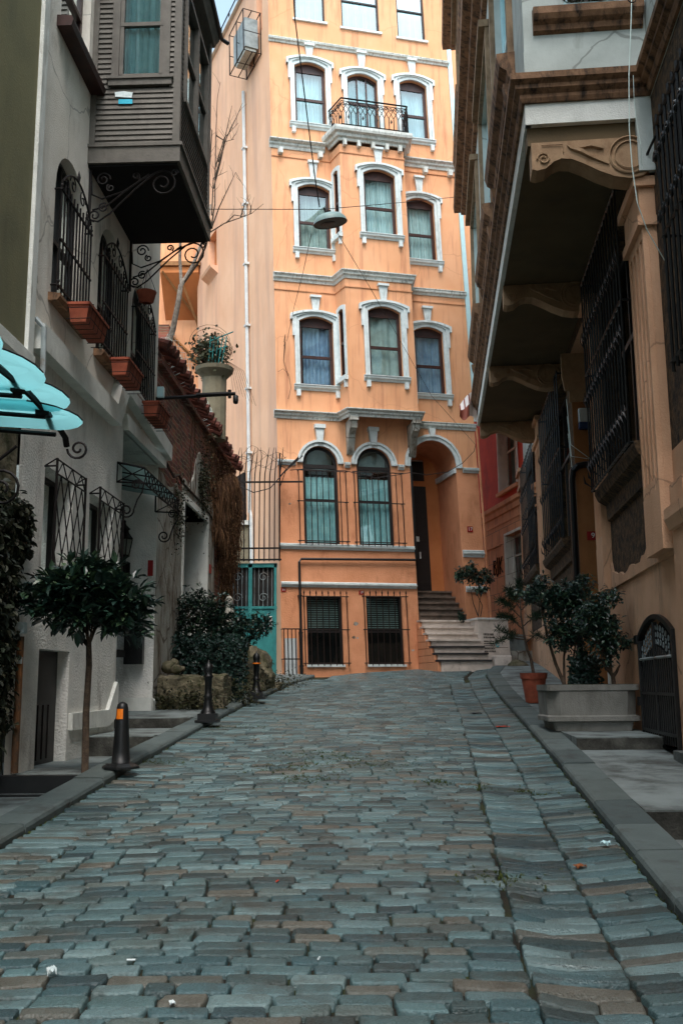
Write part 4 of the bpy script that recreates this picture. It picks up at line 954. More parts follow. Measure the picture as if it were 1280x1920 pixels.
# arched glass canopy with overlapping frosted leaves
ca = thing('glass_canopy', LF(-3.6, .5, 3.4), 'curved canopy of overlapping pale turquoise glass leaves on black iron ribs', 'canopy')
def cpt(t, d):   # rib curve along the wall: s falls towards the far end
    return None
leafs = [(-4.80, .34, 3.40), (-4.08, .33, 3.42), (-3.56, .28, 3.41), (-3.24, .19, 3.34)]
for i, (smid, hw, zt_) in enumerate(leafs):
    m = MB(LF); N_ = 10; L1 = 1.27; rr = .34
    outline = [(smid - hw, .05), (smid - hw, L1 - rr)]
    for k in range(N_ + 1):
        th = math.pi * k / N_; outline.append((smid - hw * math.cos(th), L1 - rr + rr * math.sin(th)))
    outline.append((smid + hw, .05))
    zf = lambda s, d: zt_ + .16 - .13 * (d / L1) ** 2 - (s - smid) / hw * .055 - .02 * ((s - smid) / hw) ** 2
    n_ = len(outline); inner = [(smid + (s - smid) * .5, d - .1 if d > .2 else d) for s, d in outline]
    m.add([(s, d, zf(s, d)) for s, d in outline] + [(s, d, zf(s, d) + .006) for s, d in inner], [(k, (k + 1) % n_, n_ + (k + 1) % n_, n_ + k) for k in range(n_ - 1)] + [tuple(range(n_, 2 * n_))])
    m.go('glass_leaf', MT['canopy_glass'], ca)
    m = MB(LF); m.tube([(s, d, zf(s, d) - .004) for s, d in outline[2:n_ // 2 + 1]], .006, 4); m.bar((smid + hw - .01, .0, zt_ + .07), (smid + hw - .01, 1.02, zt_ - .03), .017); m.go('rib', MT['iron'], ca)
m = MB(LF); m.tube([(-5.2, 1.0, 3.44), (-4.16, 1.0, 3.47), (-3.84, 1.0, 3.475), (-3.5, 1.0, 3.46), (-3.19, 1.0, 3.43), (-2.95, 1.0, 3.40), (-2.78, 1.0, 3.36), (-2.74, 1.0, 3.30)], .024, 6)
for s_, z_ in ((-4.47, 3.45), (-3.75, 3.47), (-3.27, 3.44)): m.box(s_ - .04, s_ + .04, .95, 1.05, z_ - .05, z_ + .02)
m.spiral((-2.74, 1.09, 3.28), (0, 1, 0), (0, 0, 1), .085, .015, math.pi, 1.5, .010)
m.tube([(-2.7, 0, 2.78), (-2.7, .25, 3.02), (-2.7, .45, 3.2), (-2.7, .6, 3.32)], .014, 5); m.spiral((-2.7, .50, 2.98), (0, 1, 0), (0, 0, 1), .16, .03, math.pi * .75, -1.5, .012)
m.go('arched_rib', MT['iron'], ca)
# ivy over the near wall
def ivy(name, T, regions, n, m_, label, cat, size=(.035, .07), stems=None, droop=-.3):
    m = MB()
    for _ in range(n):
        u0, u1, z0, z1, dd = random.choice(regions); u, z = rnd(u0, u1), rnd(z0, z1)
        p = T(u, rnd(.0, dd), z); m.leaf(p, Vector((rnd(-1, 1), rnd(-.8, .8), rnd(-1, .4) + droop)), Vector((rnd(-.4, 1), rnd(-.4, .4), rnd(.2, 1))), rnd(*size), rnd(*size) * .34)
    if stems:
        for (a, b, c, d) in stems:
            pts = [tuple(T(lerp(a, c, t) + rnd(-.05, .05), rnd(.02, .08), lerp(b, d, t))) for t in [k / 8 for k in range(9)]]; m.tube(pts, .008, 4, .3)
    return m.go(name, m_, label=label, category=cat)
ivy('ivy', LF, [(-2.6, -1.35, 2.4, 3.25, .16), (-2.2, -1.3, 1.6, 3.0, .14), (-2.2, -1.4, .7, 2.0, .12), (-1.4, -.98, 1.1, 3.1, .06), (-3.6, -2.0, 1.5, 3.2, .2), (-1.3, -.85, 2.7, 3.2, .1)], 3900, MT['ivy'],
    'dense dark ivy climbing the rough wall below the turquoise canopy', 'ivy', (.05, .1), [(-1.3, .7, -1.15, 3.2), (-1.5, .7, -1.4, 3.0), (-1.2, .7, -1.3, 2.4), (-1.8, .7, -1.6, 3.1)])
m = MB(LF); m.tube([(-.92, .05, .72), (-.93, .05, 1.95)], .035, 8, 0); m.go('rust_pipe', MT['rust'], label='rust stained drain pipe at the foot of the white house by the ivy', category='pipe')
m = MB(LF); m.box(-.98, -.88, .0, .09, 1.98, 2.08); m.box(-.97, -.90, .02, .08, 1.7, 1.76); m.go('junction_box', MT['paper'], label='small pale junction box above the rusty drain pipe', category='junction box')

# ---------------------------------------------------------------- old brick garden wall
bw_ = thing('brick_wall', LF(8, 0, 1), 'ruined tall brick garden wall with patches of white plaster and a tile coping', 'wall')
dop = (6.85, 9.35, 1.0, 4.72, 0, .5)
def WT(u, d, z): return LF(u, d - .06, z)
m = MB(WT); top = lambda u: 6.78 - .02 * (u - 4.6)
wall_open(m, 4.74, 12.9, .6, 6.5, [dop], .5); m.prism([(4.74, 6.5), (12.9, 6.5), (12.9, top(12.9)), (4.74, top(4.74))], -.35, 0)
m.quad((12.9, 0, .6), (12.9, -.4, .6), (12.9, -.4, 6.6), (12.9, 0, 6.6)); m.go('brickwork', MT['brick'], bw_)
m = MB(WT); rg = random.Random(5)
def ragged(pg, k=3, j=.07):
    out = []
    for a, b in zip(pg, pg[1:] + pg[:1]):
        for i in range(k): t = i / k; out.append((lerp(a[0], b[0], t) + rg.uniform(-j, j) * (t > 0), lerp(a[1], b[1], t) + rg.uniform(-j, j) * (t > 0)))
    return out
m.prism(ragged([(4.75, .8), (6.80, .8), (6.80, 4.75), (6.3, 4.9), (5.5, 4.7), (4.75, 4.95)]), -.01, .035)
m.prism(ragged([(6.9, 4.76), (9.4, 4.76), (10.2, 4.7), (9.3, 5.2), (8.9, 5.7), (8.4, 5.95), (7.9, 5.4), (7.4, 5.0), (6.9, 5.1)]), -.01, .03)
m.prism(ragged([(9.42, 1.2), (10.2, 1.2), (10.3, 3), (10.1, 4.7), (9.42, 4.72)]), -.01, .034)
m.prism(ragged([(9.42, 4.2), (10.1, 4.3), (9.9, 5.3), (9.42, 5.1)], 3, .04), .03, .04)
m.go('old_plaster', MT['plaster_old'], bw_)
m = MB(WT); m.box(6.80, 6.90, -.3, .06, .8, 4.8); m.box(9.32, 9.42, -.5, .05, .8, 4.8); m.box(6.8, 9.42, -.5, .05, 4.72, 4.84); m.go('door_frame', MT['white_trim'], bw_)
m = MB(WT); m.box(6.9, 9.32, -.54, -.5, .8, 4.72); dd_ = m.go('doorway', MT['interior'], bw_)
m = MB(WT); m.box(6.92, 7.0, -.48, .0, 1.2, 4.66); m.box(6.91, 7.01, -.40, -.06, 3.8, 4.0); m.go('shutter', MT['white_trim'], dd_)
m = MB(WT)
for i in range(35):
    u = 4.7 + i * .24 + rnd(-.03, .03); z = top(u) + rnd(-.02, .03); e_ = rnd(-.03, .06); sk = rnd(-.04, .04)
    if i in (17, 29): continue
    pts = [(u, -.2, z + .12), (u + sk * .5, .08, z + .06), (u + sk, .20 + e_, z + .01)]; m.tube([tuple(q) for q in pts], [.06, .07, .085], 8, rnd(0, 1))
m.go('coping_tiles', MT['tile'], bw_)
m = MB(WT); m.box(4.7, 12.9, -.3, .09, 6.50, 6.56); m.go('tile_bed', MT['brick'], bw_)
m = MB(WT); m.tube([(4.9, .05, 5.15), (5.3, .08, 4.98), (5.9, .06, 4.92), (6.3, .06, 5.05), (6.6, .05, 4.98), (9.0, .04, 4.98), (9.9, .04, 4.86)], .022, 5); m.go('cable', MT['iron'], bw_)
m = MB(WT); m.box(9.60, 9.80, .035, .05, 3.72, 3.9); m.go('number_plate', MT['red_plate'], label='small faded red plate on the plaster edge right of the shuttered doorway', category='number plate')
# brown hanging creeper and green tufts
m = MB(); rg = random.Random(8)
for _ in range(5200):
    u = rg.triangular(9.4, 12.9, 11.9); zt = 6.2 - .3 * abs(u - 11.4); z0 = zt - abs(rg.gauss(0, 1.0)); 
    if u < 10.3: z0 = max(z0, 4.7)
    L_ = rg.uniform(.15, .5); d = .02 + .30 * rg.random() * (1 - min(1, (zt - z0) / 3.8)) ; p = WT(u, d, z0)
    q = p + Vector((rg.uniform(-.06, .08), rg.uniform(-.1, .1), -L_)); s_ = Vector((rg.uniform(-1, 1), rg.uniform(-1, 1), 0)).normalized() * .006
    mid = (p + q) / 2 + Vector((rg.uniform(-.03, .06), rg.uniform(-.04, .04), 0))
    m.add([tuple(p - s_), tuple(p + s_), tuple(mid + s_), tuple(mid - s_), tuple(q)], [(0, 1, 2, 3), (3, 2, 4)], rg.random(), W)
for _ in range(6500):
    u = rg.gauss(11.5, .6); z = rg.uniform(2.4, 6.1); 
    if u < 10.2 or u > 12.95: continue
    wd = 1 if z > 4 else .5
    p = WT(11.6 + (u - 11.6) * wd, rg.uniform(.02, .34 if z > 4 else .16), z); m.leaf(p, Vector((rg.uniform(-1, 1), rg.uniform(-1, 1), rg.uniform(-1.4, .1))), Vector((1, rg.uniform(-.5, .5), .5)), rg.uniform(.025, .055), rg.uniform(.006, .014), rg.random())
for _ in range(2600):
    u = rg.triangular(8.2, 12.9, 12.0); z = rg.uniform(4.95, 6.55); p = WT(u, rg.uniform(.01, .12), z)
    m.leaf(p, Vector((rg.uniform(-.4, 1), rg.uniform(-1, 1), rg.uniform(-1.4, .1))), Vector((1, rg.uniform(-.5, .5), .5)), rg.uniform(.03, .07), rg.uniform(.008, .018), rg.random())
for k in range(26):
    u = rg.uniform(7.5, 12.6); z = 6.5; pts = []
    for q in range(9): pts.append(tuple(WT(u, .02 + .03 * rg.random(), z))); u += rg.uniform(-.12, .14); z -= rg.uniform(.1, .26)
    m.tube(pts, .007, 3, rg.random())
m.go('creeper', MT['vine_brown'], label='matted brown dry creeper hanging over the end of the brick wall', category='creeper')
def tuft(T, u, z, su, sz, n, lab, mt='leaf_olive', size=(.03, .06)):
    m = MB()
    for _ in range(n):
        p = T(random.gauss(u, su * .45), abs(random.gauss(0, .10)), random.gauss(z, sz * .45)); m.leaf(p, Vector((rnd(-.3, 1), rnd(-1, 1), rnd(-1, .6))), Vector((rnd(0, 1), rnd(-.5, .5), 1)), rnd(*size), rnd(*size) * .4)
    return m.go('wall_plant', MT[mt], label=lab, category='plant')
tuft(WT, 8.6, 5.35, .5, .75, 900, 'green tuft growing out of the upper plaster of the brick wall')
tuft(WT, 6.25, 4.4, .45, .6, 520, 'green tuft hanging from the ledge beside the iron canopy')
# camera on an arm
t = thing('camera_arm', tuple(at(300, 741, 14.45)), 'black horizontal steel arm with a small drooping camera, fixed past the third window', 'camera')
m = MB(); a, b = at(296, 742, 14.45), at(445, 735, 14.45); m.tube([tuple(a), tuple(b)], .028, 6); m.tube([tuple(at(372, 737, 14.45)), tuple(at(436, 735, 14.45))], .036, 6); m.tube([tuple(at(434, 728, 14.45)), tuple(at(434, 743, 14.45))], .03, 6); m.go('arm', MT['iron'], t)
m = MB(); c = at(445, 755, 14.45); m.lathe(tuple(c), [(.0, 0), (.035, .015), (.042, .05), (.042, .13), (.02, .15)], 10); m.go('camera_head', MT['black_plastic'], t, smooth=True)
m = MB(); q = at(305, 740, 14.4); m.box(q.x - .05, q.x + .05, q.y - .05, q.y + .05, q.z, q.z + .16); m.go('power_box', MT['pvc'], t)

# ---------------------------------------------------------------- green gate and spiked fence
def GT(u, d, z): return Vector((-2.84 + u, 23.45 - d, z))
gt = thing('iron_gate', GT(.7, 0, 1.5), 'rusty teal double metal gate between the creeper wall and the townhouse', 'gate')
m = MB(GT)
for u in (0.0, .58, 1.20): m.box(u, u + .06 + (.03 if u == .58 else 0), -.04, .05, .9, 4.36)
m.box(0, 1.27, -.04, .05, 4.28, 4.38); m.box(0, 1.27, -.03, .04, 3.28, 3.34); gf = m.go('gate_frame', MT['teal_paint'], gt)
for u0, u1 in ((.06, .58), (.67, 1.20)):
    m = MB(GT); m.box(u0, u1, -.02, .01, .9, 3.28); m.box(u0 + .06, u1 - .06, .01, .025, 1.6, 3.1); m.go('gate_leaf', MT['teal_paint'], gt)
    m = MB(GT); m.box(u0, u1, -.05, -.03, 3.34, 4.28); m.go('dark_panel', MT['interior'], gt)
    m = MB(GT)
    for k in range(5):
        u = lerp(u0, u1, (k + .5) / 5); m.bar((u, .0, 3.34), (u, .0, 4.28), .008)
    for z in (3.55, 4.05): m.spiral(((u0 + u1) / 2, .0, z), (1, 0, 0), (0, 0, 1), .12, .03, 0, 1.3, .007)
    m.go('gate_scrolls', MT['metal_grey'], gt)
m = MB(GT); m.box(1.085, 1.155, .026, .032, 2.86, 3.10); st_ = m.go('sticker', MT['white_paint'], gt)
for k, chh in enumerate('NIC'): text(st_, 'letter', chh, lambda u, d, z: GT(u, d, z), 1.12, .036, 3.05 - k * .075, .085, MT['red_plate'])
fn = thing('spiked_fence', GT(.6, 0, 4.4), 'tall black spiked iron fence with bent tips above the teal gate', 'fence')
m = MB(GT)
n = 11
for k in range(n):
    u = lerp(.10, 1.33, k / (n - 1)); b_ = .06 * math.sin(k * 1.9); m.tube([(u, .1, 4.42), (u, .1, 6.45), (u + .01, .12, 6.6), (u + .07 + b_ * .3, .2, 7.0), (u + .085 + b_, .24, 7.22)], [.014, .014, .014, .011, .004], 4)
m.go('bars', MT['iron'], fn)
m = MB(GT)
for z, a, b in ((4.44, -.1, 1.38), (4.72, -.1, 1.36), (6.36, -.15, 1.9)): m.box(a, b, .08, .12, z, z + .04)
m.bar((1.33, .1, 4.44), (1.33, .1, 7.1), .02); m.bar((.18, .1, 4.7), (.18, .1, 6.9), .03); m.go('rails', MT['iron'], fn)
m = MB(GT); rg = random.Random(4)
for q in range(5):
    pts = [(lerp(.0, 1.5, t), .16 + .05 * math.sin(9 * t + q), 6.9 - .15 * q * 0 + .10 * math.sin(14 * t + q * 2) + (.12 * q - .2) * math.sin(3.1 * t)) for t in [k / 30 for k in range(31)]]; m.tube(pts, .005, 3)
m.tube([(.15, .15, 6.6), (.3, .2, 6.3), (.7, .2, 6.1), (1.1, .2, 6.2), (1.45, .2, 6.6), (1.9, .25, 7.0)], .012, 4)
for q in range(3): m.tube([(1.32, .12, 6.2 + q * .3), (1.5, .14, 6.7), (1.8, .2, 6.95 + q * .02)], .01, 4)
m.blob((.18, .12, 6.72), (.07, .05, .08), 7, 5, .3); m.go('barbed_wire', MT['iron'], fn)
# yard behind the gate
m = MB(GT); m.box(-.4, .62, -2.4, -2.3, 1.0, 5.7); m.go('yard_wall', MT['cream_box'], label='pale ochre wall seen low behind the spiked fence bars', category='wall')
m = MB(GT); m.box(-.45, .66, -2.45, -2.2, 5.7, 5.82); m.go('yard_wall_coping', MT['cornice'], label='stone coping on the ochre wall behind the fence', category='coping')
m = MB(lean_T); m.box(2.5, 3.4, .0, .06, 5.6, 7.2); m.go('shutter', MT['clap_dark'], oh, label='dark shutter low on the side wall')
m = MB(lean_T)   # drainpipe and air conditioner on the side wall
m.tube([(2.0, .07, 18.3), (2.0, .07, 9.0), (2.01, .07, 6.0)], .05, 7); m.tube([(2.01, .07, 6.05), (1.93, .07, 5.9), (1.9, .07, 5.7), (1.9, .07, 3.6)], .05, 7)
for z in (16.5, 14.8, 13, 11.2, 9.4, 7.6): m.box(1.91, 2.10, .0, .13, z, z + .06)
m.go('downpipe', MT['pipe_white'], oh)
t = thing('air_conditioner', tuple(lean_T(1.2, .3, 18.6)), 'weathered air conditioner unit in a rusty wire cage high on the side wall', 'air conditioner')
m = MB(lean_T); m.box(.72, 1.72, .06, .44, 18.82, 19.70); m.go('casing', MT['metal_grey'], t)
m = MB(lean_T); m.box(.78, 1.66, .1, .40, 18.74, 18.82); m.go('base', MT['cornice'], t)
m = MB(lean_T)
for u in (.60, 1.2, 1.85):
    for z in (18.6, 19.2, 19.85): m.bar((u, 0, z), (u, .52, z), .014)
    for d in (.02, .52): m.bar((u, d, 18.6), (u, d, 19.85), .016)
for d in (.02, .52, .27):
    for z in (18.6, 19.85): m.bar((.6, d, z), (1.85, d, z), .016)
m.go('cage', MT['iron_rust'], t)
# ---------------------------------------------------------------- rear wing with a closed balcony
rw = thing('rear_wing', (-6, 30, 2), 'lighter orange rear building with a boxed balcony on diagonal struts', 'building')
RT = lambda u, d, z: Vector((-6.2 + u, 31.0 - d, z))
m = MB(RT); m.quad((-5, 0, 1), (2.6, 0, 1), (2.6, 0, 21), (-5, 0, 21)); m.quad((-5, 0, 21), (2.6, 0, 21), (2.6, -6, 21), (-5, -6, 21)); m.quad((-5, 0, 1), (-5, -8, 1), (-5, -8, 21), (-5, 0, 21)); m.go('wall', MT['orange'], rw)
m = MB(RT); m.box(.35, 1.55, 0, .9, 14.6, 16.4) if False else None
a = MB(RT); a.prism_u([(0, 13.55), (1.15, 14.75), (1.15, 14.95), (0, 14.95)], .35, 1.6); a.go('balcony_underside', MT['orange_dark'], rw)
a = MB(RT); a.box(.30, 1.66, 0, 1.25, 14.96, 15.10); a.bar((.42, 1.16, 14.8), (1.55, .05, 13.4), .05); a.bar((1.0, 1.16, 14.6), (1.58, .2, 13.0), .05); a.box(1.5, 1.62, .0, .1, 11.5, 13.5); a.bar((.6, .3, 12.9), (1.5, .2, 12.0), .06); a.go('strut', MT['wood'], rw)
a = MB(RT); a.box(-.6, .62, .0, .8, 10.5, 13.1); a.go('chimney_stack', MT['brick'], rw)
# bare tree behind the wall
tr = thing('bare_tree', (-3.2, 17.2, 6.2), 'bare pale tree leaning out from behind the brick wall', 'tree')
m = MB(); Y = 17.2
def br(pts, r0, r1, n=6): m.tube([tuple(at(x, y, Y + dy)) for x, y, dy in pts], [lerp(r0, r1, i / (len(pts) - 1)) for i in range(len(pts))], n)
br([(316, 655, 0), (330, 612, 0), (340, 565, 0), (346, 530, 0)], .062, .045); br([(347, 530, 0), (345, 480, 0), (347, 430, 0), (352, 380, .1)], .034, .022)
m.go('trunk', MT['bark_pale'], tr, smooth=True)
m = MB(); br([(347, 530, 0), (368, 495, 0), (385, 455, .1), (398, 420, .2), (404, 380, .3)], .038, .016); m.go('limb', MT['bark_pale'], tr, smooth=True)
m = MB(); br([(352, 525, 0), (378, 490, 0), (393, 460, 0), (402, 430, 0), (406, 415, 0)], .028, .016, 5)
for L_ in ([(402, 432, 0), (430, 415, 0), (460, 405, .2), (480, 398, .3), (503, 380, .3)], [(404, 425, 0), (412, 380, 0), (413, 340, 0), (416, 250, .1), (420, 180, .2), (426, 150, .2)], [(405, 425, 0), (420, 385, 0), (440, 345, .2), (452, 320, .3), (466, 345, .3)],
           [(413, 330, 0), (425, 290, 0), (440, 225, .2), (447, 195, .3)], [(420, 300, 0), (436, 255, .1), (456, 215, .2), (467, 190, .3)], [(410, 350, 0), (424, 300, .1), (432, 270, .2)], [(460, 404, .2), (468, 380, .3), (472, 375, .3)], [(478, 398, .2), (480, 385, .3), (474, 372, .3)],
           [(414, 310, 0), (432, 255, 0), (458, 228, .1)], [(406, 400, 0), (410, 330, .1), (436, 318, .2)], [(432, 415, 0), (448, 400, .1), (470, 404, .2)], [(404, 300, 0), (409, 240, 0), (405, 240, 0)], [(416, 250, .1), (434, 262, .1), (450, 258, .1)]):
    br(L_, .014, .004, 4)
    for q in range(5):
        i = rg.randint(0, len(L_) - 2); t_ = rg.random(); x0, y0 = lerp(L_[i][0], L_[i + 1][0], t_), lerp(L_[i][1], L_[i + 1][1], t_); dx, dy = rg.uniform(-14, 16), rg.uniform(-30, -8)
        br([(x0, y0, 0), (x0 + dx * .5 + rg.uniform(-3, 3), y0 + dy * .5, .05), (x0 + dx, y0 + dy, .1)], .005, .002, 3)
m.go('twigs', MT['bark'], tr)
# planter column with green trellis and dry climber
pc = thing('trellis_planter', tuple(at(405, 740, 20)), 'tall stone planter with a teal trellis and dry tangled climber above the tile coping', 'planter')
c = at(405, 745, 20.); m = MB(); m.lathe((c.x, c.y, c.z - .9), [(.26, 0), (.26, 1.35), (.30, 1.4), (.40, 1.50), (.42, 1.58), (.36, 1.6)], 14); m.go('urn', MT['cream_box'], pc, smooth=False)
zt = c.z + .7; m = MB(); 
for k in range(5): m.bar((c.x - .1 + k * .07, c.y - .25, zt), (c.x - .06 + k * .085, c.y - .25, zt + .62), .012)
m.bar((c.x - .12, c.y - .25, zt + .25), (c.x + .3, c.y - .25, zt + .4), .012); m.bar((c.x - .1, c.y - .25, zt + .5), (c.x + .42, c.y - .25, zt + .72), .014); m.go('trellis', MT['teal_paint'], pc)
m = MB(); rg = random.Random(6)
for _ in range(900):
    p = Vector((rg.gauss(c.x - .12, .16), rg.gauss(c.y, .15), rg.gauss(zt + .28, .2))); m.leaf(p, Vector((rg.uniform(-1, 1), rg.uniform(-1, 1), rg.uniform(-.6, 1))), Vector((0, -1, .5)), rg.uniform(.07, .12), .03)
m.go('foliage', MT['leaf_olive'], pc)
m = MB()
for q in range(26):
    r_ = rg.uniform(.18, .46); cx, cz = c.x + rg.uniform(-.12, .15), zt + rg.uniform(.2, .5); a0 = rg.uniform(0, 6.3); tl = rg.uniform(-.6, .6)
    m.tube([(cx + r_ * math.cos(a0 + t), c.y - .1 + tl * r_ * math.sin(a0 + t * .9), cz + r_ * .85 * math.sin(a0 + t)) for t in [k * .35 for k in range(rg.randint(7, 15))]], .005, 3, rg.random())
for q in range(8): m.tube([(c.x + .2, c.y, zt + .2), (c.x + .35 + .04 * q, c.y - .1, zt - .1), (c.x + .4 + .07 * q, c.y, zt - .5 - .05 * q)], .004, 3)
m.go('dry_vines', MT['vine_brown'], pc)
m = MB()     # razor wire coils along the coping
for q in range(34):
    u = 5.2 + q * .155; r_ = rg.uniform(.12, .24); z0 = top(u) + .2; pts = [tuple(WT(u + .12 * t / 6.3 + rg.uniform(-.01, .01), -.05 + r_ * math.cos(t) * .9, z0 + r_ * math.sin(t))) for t in [k * .6 for k in range(12)]]; m.tube(pts, .004, 3)
for k in range(6): m.tube([tuple(WT(4.9 + .3 * k, .0, 6.8)), tuple(WT(5.0 + .3 * k, .1, 7.1)), tuple(WT(5.3 + .3 * k, .15, 7.2)), tuple(WT(5.6 + .3 * k, .1, 6.9))], .005, 3)
m.go('razor_wire', MT['wire_pale'], label='loose pale razor wire coiled along the tile coping of the brick wall', category='wire')

# ---------------------------------------------------------------- plants and street furniture on the left
def ball_tree(base, trunk, blobs, n, label, name, cat, mt='leaf_dark', lsize=(.07, .12), group=None, trunk_r=(.035, .026), bark='bark', rosette=5, spread=.05, seed=1, branches=True):
    rg = random.Random(seed); t = thing(name, base, label, cat, group)
    m = MB(); m.tube([tuple(p) for p in trunk], [lerp(trunk_r[0], trunk_r[1], i / (len(trunk) - 1)) for i in range(len(trunk))], 8)
    tip = Vector(trunk[-1]); ends = []
    tot = sum(b[3] * b[4] * b[5] for b in blobs); f = MB()
    for b in blobs:
        k = int(n * b[3] * b[4] * b[5] / tot)
        for i in range(k):
            while True:
                q = Vector((rg.uniform(-1, 1), rg.uniform(-1, 1), rg.uniform(-1, 1)))
                if q.length <= 1: break
            q *= (.55 + .45 * rg.random()) if q.length > .35 else 1.3
            p = Vector((b[0] + q.x * b[3], b[1] + q.y * b[4], b[2] + q.z * b[5]))
            out = Vector((q.x, q.y, q.z * .6 + .25)); 
            if i % 9 == 0: ends.append(p)
            for k2 in range(rosette):
                dr = out.normalized() * .6 + Vector((rg.uniform(-1, 1), rg.uniform(-1, 1), rg.uniform(-.7, .5)))
                pp = p + Vector((rg.uniform(-1, 1), rg.uniform(-1, 1), rg.uniform(-1, 1))) * spread * .4
                l = rg.uniform(*lsize); f.leaf(pp, dr, Vector((rg.uniform(-.4, .4), rg.uniform(-.4, .4), 1)), l, l * .2, rg.random())
    if branches:
        for e in ends[:12]:
            mid = tip.lerp(e, .5) + Vector((0, 0, -.05)); m.tube([tuple(tip - Vector((0, 0, .06))), tuple(mid), tuple(e)], [trunk_r[1] * .4, .006, .003], 4)
    m.go('trunk', MT[bark], t, smooth=True); f.go('crown', MT[mt], t)
    return t
tb = at(152, 1446, 9.15)
ball_tree((tb.x, tb.y, .62), [(tb.x, tb.y, .62), tuple(at(156, 1330, 9.12)), tuple(at(163, 1240, 9.1)), tuple(at(163, 1195, 9.1))],
          [(-2.40, 9.1, 2.36, .58, .50, .30), (-2.66, 9.05, 2.24, .34, .35, .27), (-2.08, 9.1, 2.22, .34, .36, .30), (-2.35, 9.1, 2.56, .38, .35, .16), (-1.95, 9.0, 2.0, .16, .16, .20), (-2.4, 8.95, 2.12, .4, .3, .16)], 520,
          'small round clipped tree with glossy dark leaves on a thin straight trunk', 'clipped_tree', 'tree', lsize=(.10, .16), rosette=6, seed=3)
def bollard(p, label, grp):
    t = thing('bollard', tuple(p), label, 'bollard', grp)
    k = 1.0; x, y, z = p
    m = MB(); m.box(x - .15, x + .15, y - .15, y + .15, z, z + .03); m.box(x - .12, x + .12, y - .12, y + .12, z + .03, z + .11); m.go('base', MT['iron_gloss'], t)
    m = MB(); m.lathe((x, y, z + .11), [(.10, 0), (.10, .02), (.07, .06), (.062, .1), (.05, .16), (.052, .2), (.062, .22), (.05, .24), (.045, .27), (.05, .46), (.065, .47), (.065, .49), (.045, .51), (.06, .55), (.062, .59), (.045, .64), (.015, .66), (.012, .68), (.0, .70)], 18); m.go('post', MT['iron_gloss'], t, smooth=True)
    return t
b1 = at(395, 1349, 13.0); b2 = at(475, 1307, 16.6)
b1.x -= .08; b1.z = G(b1.x, b1.y) + .10; b2.z = G(b2.x, b2.y) + .10
b = bollard(tuple(b1), 'black cast iron bollard standing before the low rough stone block', 'cast iron bollards on the left kerb')
dup(b, b2 - b1, 'black cast iron bollard with an orange ring, standing in front of the mossy boulder')
m = MB(); m.lathe((b2.x, b2.y, b2.z + .585), [(.068, 0), (.068, .02)], 14); m.go('reflector_ring', MT['orange_tape'], label='thin orange ring around the neck of the farther cast iron bollard', category='ring')
pb = at(219, 1436, 9.05); pb.z = .755
t = thing('plastic_bollard', tuple(pb), 'black plastic bollard with an orange reflective patch beside the small clipped tree', 'bollard')
m = MB(); m.lathe(tuple(pb), [(.17, 0), (.17, .02), (.13, .045), (.09, .05)], 8); m.go('foot', MT['black_plastic'], t)
m = MB(); m.lathe((pb.x, pb.y, pb.z + .04), [(.085, 0), (.075, .12), (.06, .38), (.052, .50), (.045, .53), (.02, .55), (0, .555)], 20); m.go('post', MT['black_plastic'], t, smooth=True)
m = MB(); N_ = 8
for k in range(N_):
    a0, a1 = lerp(-2.35, -1.25, k / N_), lerp(-2.35, -1.25, (k + 1) / N_); q = []
    for a, z, r_ in ((a0, .40, .0615), (a1, .40, .0615), (a1, .49, .057), (a0, .49, .057)): q.append((pb.x + r_ * math.cos(a), pb.y + r_ * math.sin(a), pb.z + .04 + z))
    m.quad(*q)
m.go('reflective_patch', MT['orange_tape'], t)
# stone block and mossy boulder, shrubs behind
m = MB()
def rough_block(m, x0, x1, y0, y1, z0, z1, j=.03, n=8, seed=1):
    rg = random.Random(seed)
    def sheet(f):
        P = [[f(i / n, k / n) for k in range(n + 1)] for i in range(n + 1)]
        for i in range(n):
            for k in range(n): m.quad(P[i][k], P[i + 1][k], P[i + 1][k + 1], P[i][k + 1])
    cache = {}
    def J(x, y, z):
        key = (round(x, 3), round(y, 3), round(z, 3))
        if key not in cache: hh = _nz.fractal(Vector((x, y, z)) * 4, 1.0, 2.0, 4) * .05; cache[key] = (x + rg.uniform(-j, j) * .4 + hh * .3, y + rg.uniform(-j, j) * .4 - hh, z + rg.uniform(-j, j) * .4 + hh)
        return cache[key]
    sheet(lambda a, b: J(lerp(x0, x1, a), y0, lerp(z0, z1, b))); sheet(lambda a, b: J(x1, lerp(y0, y1, a), lerp(z0, z1, b))); sheet(lambda a, b: J(lerp(x0, x1, a), lerp(y0, y1, b), z1)); sheet(lambda a, b: J(x0, lerp(y0, y1, a), lerp(z0, z1, b)))
rough_block(m, -2.80, -1.80, 14.9, 16.0, .9, 1.62, .018, 22, 2); m.go('stone_block', MT['rock'], smooth=True, label='low rough stone block at the foot of the shrub behind the first iron bollard', category='stone')
from mathutils import noise as _n
m = MB(); P = []; nu, nv = 60, 40
for i in range(nu):
    for k in range(nv):
        th = lerp(-.2, math.pi + .2, i / (nu - 1)); s = k / (nv - 1); w_ = (1 - .55 * s ** 3)
        v = Vector((math.cos(th) * 1.4, math.sin(th) * 1.4, s * 1.8)); h = _n.fractal(v * 1.6, 1.0, 2.0, 5) * .22 + abs(_n.noise(v * 3.1)) * .16
        r_ = 1 + .08 * math.sin(3 * th + 5 * s) + h; z = 1.0 + 1.42 * s - .3 * s * (i / nu) + h * .3
        P.append((-1.95 + .64 * w_ * r_ * -math.cos(th), 19.6 - 1.4 * w_ * r_ * math.sin(th), z))
m.add(P, [(i * nv + k, (i + 1) * nv + k, (i + 1) * nv + k + 1, i * nv + k + 1) for i in range(nu - 1) for k in range(nv - 1)] + [tuple(i * nv + nv - 1 for i in range(nu))])
